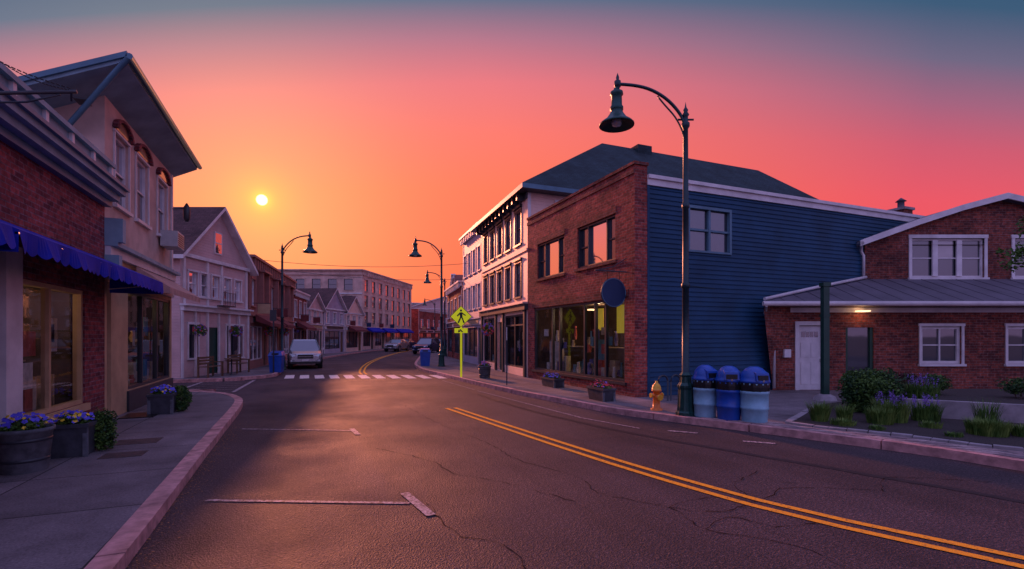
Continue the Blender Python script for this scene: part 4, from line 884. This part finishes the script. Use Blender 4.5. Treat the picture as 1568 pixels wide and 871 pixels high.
# ------------------------------------------------------------ cars
def car(name,X,Y,rz,paintm,suv=True,sc=1.0):
    o=Obj(name,(X,Y,0),rz,True); b=o.p('body'); H=1.62 if suv else 1.45; hw=.88
    st=[(-2.2,.42,.72,.70),(-2.12,.3,.86,.8),(-1.6,.26,.98,.87),(-.95,.25,1.04,.88),(.5,.25,1.05,.88),(1.6,.26,1.05,.88),(2.1,.3,1.02,.84),(2.25,.42,.95,.76)]
    def sec(q):
        y,z0,z1,w=q; m_=(z0+z1)/2
        return [(-w*.9,y,z0),(-w,y,z0+.12),(-w*1.0,y,m_+.05),(-w*.95,y,z1-.05),(-w*.82,y,z1),(w*.82,y,z1),(w*.95,y,z1-.05),(w,y,m_+.05),(w,y,z0+.12),(w*.9,y,z0)]
    SS=[[tuple(c*sc for c in p) for p in sec(q)] for q in st]
    for i in range(len(SS)-1):
        for j in range(10):
            k=(j+1)%10; b.face([SS[i][j],SS[i][k],SS[i+1][k],SS[i+1][j]],paintm,True)
    b.face(SS[0],paintm); b.face(SS[-1],paintm)
    yb0,yb1,yt0,yt1=(-1.0,2.1,-.3,1.75) if suv else (-.9,1.7,-.2,1.0); zb=1.03; wb=.8; wt=.62
    P=[(-wb,yb0,zb),(wb,yb0,zb),(wb,yb1,zb),(-wb,yb1,zb),(-wt,yt0,H-.06),(wt,yt0,H-.06),(wt,yt1,H-.06),(-wt,yt1,H-.06)]
    P=[tuple(c*sc for c in p) for p in P]; o.p('windows').hexa(P,GLB)
    Rr=[(x*1.02,y,z) for x,y,z in P[4:]]; b.hexa(Rr+[(x*.9,y*.95,z+.06) for x,y,z in Rr],paintm)
    for sx in (0,1):
        for (i,j) in ((0,4),(3,7)) if sx==0 else ((1,5),(2,6)): b.tube([P[i],P[j]],.035,paintm,6)
        x=(-1 if sx==0 else 1); b.tube([(wb*x*sc,.45*sc,zb),(wt*x*sc,.5*sc,H-.06)],.03,paintm,6)
        b.box(*sorted((x*.9,x*1.06)),-.85,-.7,1.02,1.16,paintm)
    wm=o.p('wheels')
    for y in (-1.42,1.42):
        for x in (-1,1):
            r=.35; n=18
            for x0,x1,rad,mt in ((.66,.9,r,RUBB),(.8,.905,r*.62,CHR)):
                ring=[(rad*math.cos(2*math.pi*i/n),rad*math.sin(2*math.pi*i/n)) for i in range(n)]
                wm.face([(x*x1,y+a,r+c) for a,c in ring],mt)
                for i in range(n):
                    a,c=ring[i];d,e_=ring[(i+1)%n]; wm.face([(x*x0,y+a,r+c),(x*x0,y+d,r+e_),(x*x1,y+d,r+e_),(x*x1,y+a,r+c)],mt)
            b.tube([(x*.885,y+.42*math.cos(t),.35+.42*math.sin(t)) for t in [math.pi*i/10 for i in range(11)]],.03,BLK,6)
    d=o.p('details')
    for x in (-1,1): d.hexa([(x*.45,-2.21,.7),(x*.78,-2.12,.7),(x*.78,-2.0,.7),(x*.45,-2.05,.7),(x*.45,-2.19,.84),(x*.8,-2.09,.86),(x*.8,-2.0,.86),(x*.45,-2.05,.84)],HEADL); d.box(*sorted((x*.55,x*.75)),-2.2,-2.1,.42,.52,HEADL); d.box(*sorted((x*.6,x*.8)),2.15,2.27,.75,.92,CANR)
    d.box(-.4,.4,-2.235,-2.15,.58,.8,BLK); d.box(-.4,.4,-2.245,-2.235,.68,.7,CHR); d.box(-.75,.75,-2.24,-2.1,.3,.4,BLK); d.box(-.17,.17,-2.255,-2.24,.44,.55,WHITE)
    if suv:
        for x in (-.6,.6): d.tube([(x,-.2,H+.03),(x,1.5,H+.03)],.02,DKT,6)
    o.build()
car('parked_suv',-12.25,29.3,math.radians(24),SILV,True,1.0)
car('parked_car',-8.9,52,math.radians(-10),CBLU,True); car('parked_car',-13.9,60,math.radians(-8),SILV,False); car('parked_car',-11.5,78,math.radians(-20),CBLU,False); car('parked_car',-14.6,68,math.radians(-8),CBLU,False)
o=Obj('overhead_wire'); k=o.p('wire')
def wire(a,b,sag):
    a=Vector((*cw(a[0],a[1]),a[2]));b=Vector((*cw(b[0],b[1]),b[2])); k.tube([tuple(a.lerp(b,t/20)-Vector((0,0,sag*4*(t/20)*(1-t/20)))) for t in range(21)],.012,DKT,4)
wire((-14,28,6.1),(-2.6,30.5,6.3),.3); wire((-14.5,31,6.0),(-2.2,34,5.8),.35); o.build()

# ------------------------------------------------------------ world
SUNC=Vector((-.504,1,.275)).normalized(); sd=Vector((C*SUNC.x+S*SUNC.y,-S*SUNC.x+C*SUNC.y,SUNC.z))
el=math.asin(sd.z); az=math.atan2(sd.x,sd.y)
w=bpy.data.worlds.new('World'); scn.world=w; w.use_nodes=True; nt=w.node_tree; bg=nt.nodes['Background']
tc=N(nt,'ShaderNodeTexCoord'); nv=N(nt,'ShaderNodeVectorMath'); nv.operation='NORMALIZE'; L(nt,tc.outputs['Generated'],nv.inputs[0]); D=nv.outputs[0]
def dot(v):
    n=N(nt,'ShaderNodeVectorMath'); n.operation='DOT_PRODUCT'; L(nt,D,n.inputs[0]); n.inputs[1].default_value=v; return n.outputs['Value']
fw=dot((S,C,0)); z=dot((0,0,1)); sdot=dot(tuple(sd)); lt=dot((C,-S,0))
den=mathn(nt,'MAXIMUM',fw,.5)
v=mathn(nt,'DIVIDE',z,den); la=mathn(nt,'DIVIDE',lt,den)
v=mathn(nt,'ADD',v,mathn(nt,'MULTIPLY',mathn(nt,'MINIMUM',mathn(nt,'MULTIPLY',la,la),1.6),.04))
near=ramp(nt,v,[(0,lin(255,98,64)),(.15,lin(255,106,70)),(.3,lin(254,116,84)),(.41,lin(252,118,106)),(.51,lin(236,118,126)),(.6,lin(182,116,138)),(.68,lin(98,110,136)),(.85,lin(45,88,118)),(1,lin(60,90,140))])
far=ramp(nt,v,[(0,lin(250,86,80)),(.2,lin(244,84,88)),(.3,lin(236,86,100)),(.41,lin(208,90,112)),(.5,lin(165,98,126)),(.59,lin(112,102,130)),(.7,lin(60,90,120)),(.85,lin(38,80,112)),(1,lin(60,90,140))])
mf=ramp(nt,mathn(nt,'MULTIPLY_ADD',sdot,.5,.5),[(.72,0.0),(.95,1.0)])
col=mixc(nt,mf,far,near)
back=ramp(nt,z,[(0,lin(140,110,150)),(.4,lin(122,122,178)),(1,lin(112,125,180))])
bf=ramp(nt,mathn(nt,'MULTIPLY_ADD',fw,.5,.5),[(.42,1.0),(.68,0.0)])
col=mixc(nt,bf,col,back)
up=ramp(nt,z,[(.6,0.0),(.85,1.0)]); col=mixc(nt,up,col,lin(128,122,178))
gain=N(nt,'ShaderNodeVectorMath'); gain.operation='SCALE'; L(nt,col,gain.inputs[0])
L(nt,mathn(nt,'MULTIPLY_ADD',mathn(nt,'MAXIMUM',bf,up),1.05,1.0),gain.inputs['Scale']); col=gain.outputs[0]
s0=mathn(nt,'MAXIMUM',sdot,0.0)
def addc(c,f,k):
    q=N(nt,'ShaderNodeVectorMath'); q.operation='SCALE'; q.inputs[0].default_value=k; L(nt,f,q.inputs['Scale'])
    a=N(nt,'ShaderNodeVectorMath'); a.operation='ADD'; L(nt,c,a.inputs[0]); L(nt,q.outputs[0],a.inputs[1]); return a.outputs[0]
col=addc(col,mathn(nt,'MULTIPLY',mathn(nt,'POWER',s0,40.0),.13),(.6,.6,-.2)); col=addc(col,mathn(nt,'MULTIPLY',mathn(nt,'POWER',s0,900.0),.16),(1,.9,-.1))
col=addc(col,mathn(nt,'MULTIPLY',mathn(nt,'POWER',s0,9000.0),.4),(1,.8,.0))
disc=ramp(nt,mathn(nt,'MULTIPLY',mathn(nt,'SUBTRACT',sdot,.9998),5000.0),[(.76,0.0),(.86,1.0)])
col=addc(col,disc,(2.0,1.6,1.1))
sky=N(nt,'ShaderNodeTexSky'); sky.sky_type='NISHITA'; sky.sun_disc=False; sky.sun_elevation=el; sky.sun_rotation=az; sky.dust_density=4
sc_=N(nt,'ShaderNodeVectorMath'); sc_.operation='SCALE'; L(nt,sky.outputs[0],sc_.inputs[0]); sc_.inputs['Scale'].default_value=.003
ad=N(nt,'ShaderNodeVectorMath'); ad.operation='ADD'; L(nt,col,ad.inputs[0]); L(nt,sc_.outputs[0],ad.inputs[1])
L(nt,ad.outputs[0],bg.inputs['Color']); bg.inputs['Strength'].default_value=1.0
sl=bpy.data.lights.new('sun','SUN'); sl.energy=4.2; sl.color=(1,.3,.16); sl.angle=math.radians(3); so=bpy.data.objects.new('sun',sl); scn.collection.objects.link(so)
so.rotation_euler=(-sd).to_track_quat('-Z','Y').to_euler()
for nme,p,e in (('porch_lamp_light',(*cw(10.8,15.2),2.5),3),('shop_lamp_and_fill',(9.3,14.7,2.6),22),('shop_lamp_and_fill',(9.3,13.0,2.6),18),('shop_lamp_and_fill',(-4.5,10.1,2.4),9),('shop_lamp_and_fill',(-4.5,15.0,2.6),12)):  # second right-hand and both left shop lights are added to brighten interiors
    l=bpy.data.lights.new(nme,'POINT'); l.energy=e; l.color=(1,.6,.32); l.shadow_soft_size=.1; q=bpy.data.objects.new(nme,l); q.location=p; scn.collection.objects.link(q)
cd=bpy.data.cameras.new('camera'); cd.sensor_width=36; cd.lens=760/1568*36; cd.shift_y=79.5/1568; cd.clip_end=5000; cd.clip_start=.05
co=bpy.data.objects.new('camera',cd); co.location=(0,0,1.8); co.rotation_euler=(math.radians(90),0,-YAW); scn.collection.objects.link(co); scn.camera=co
scn.view_settings.view_transform='Standard'; scn.view_settings.look='None'; scn.view_settings.exposure=0
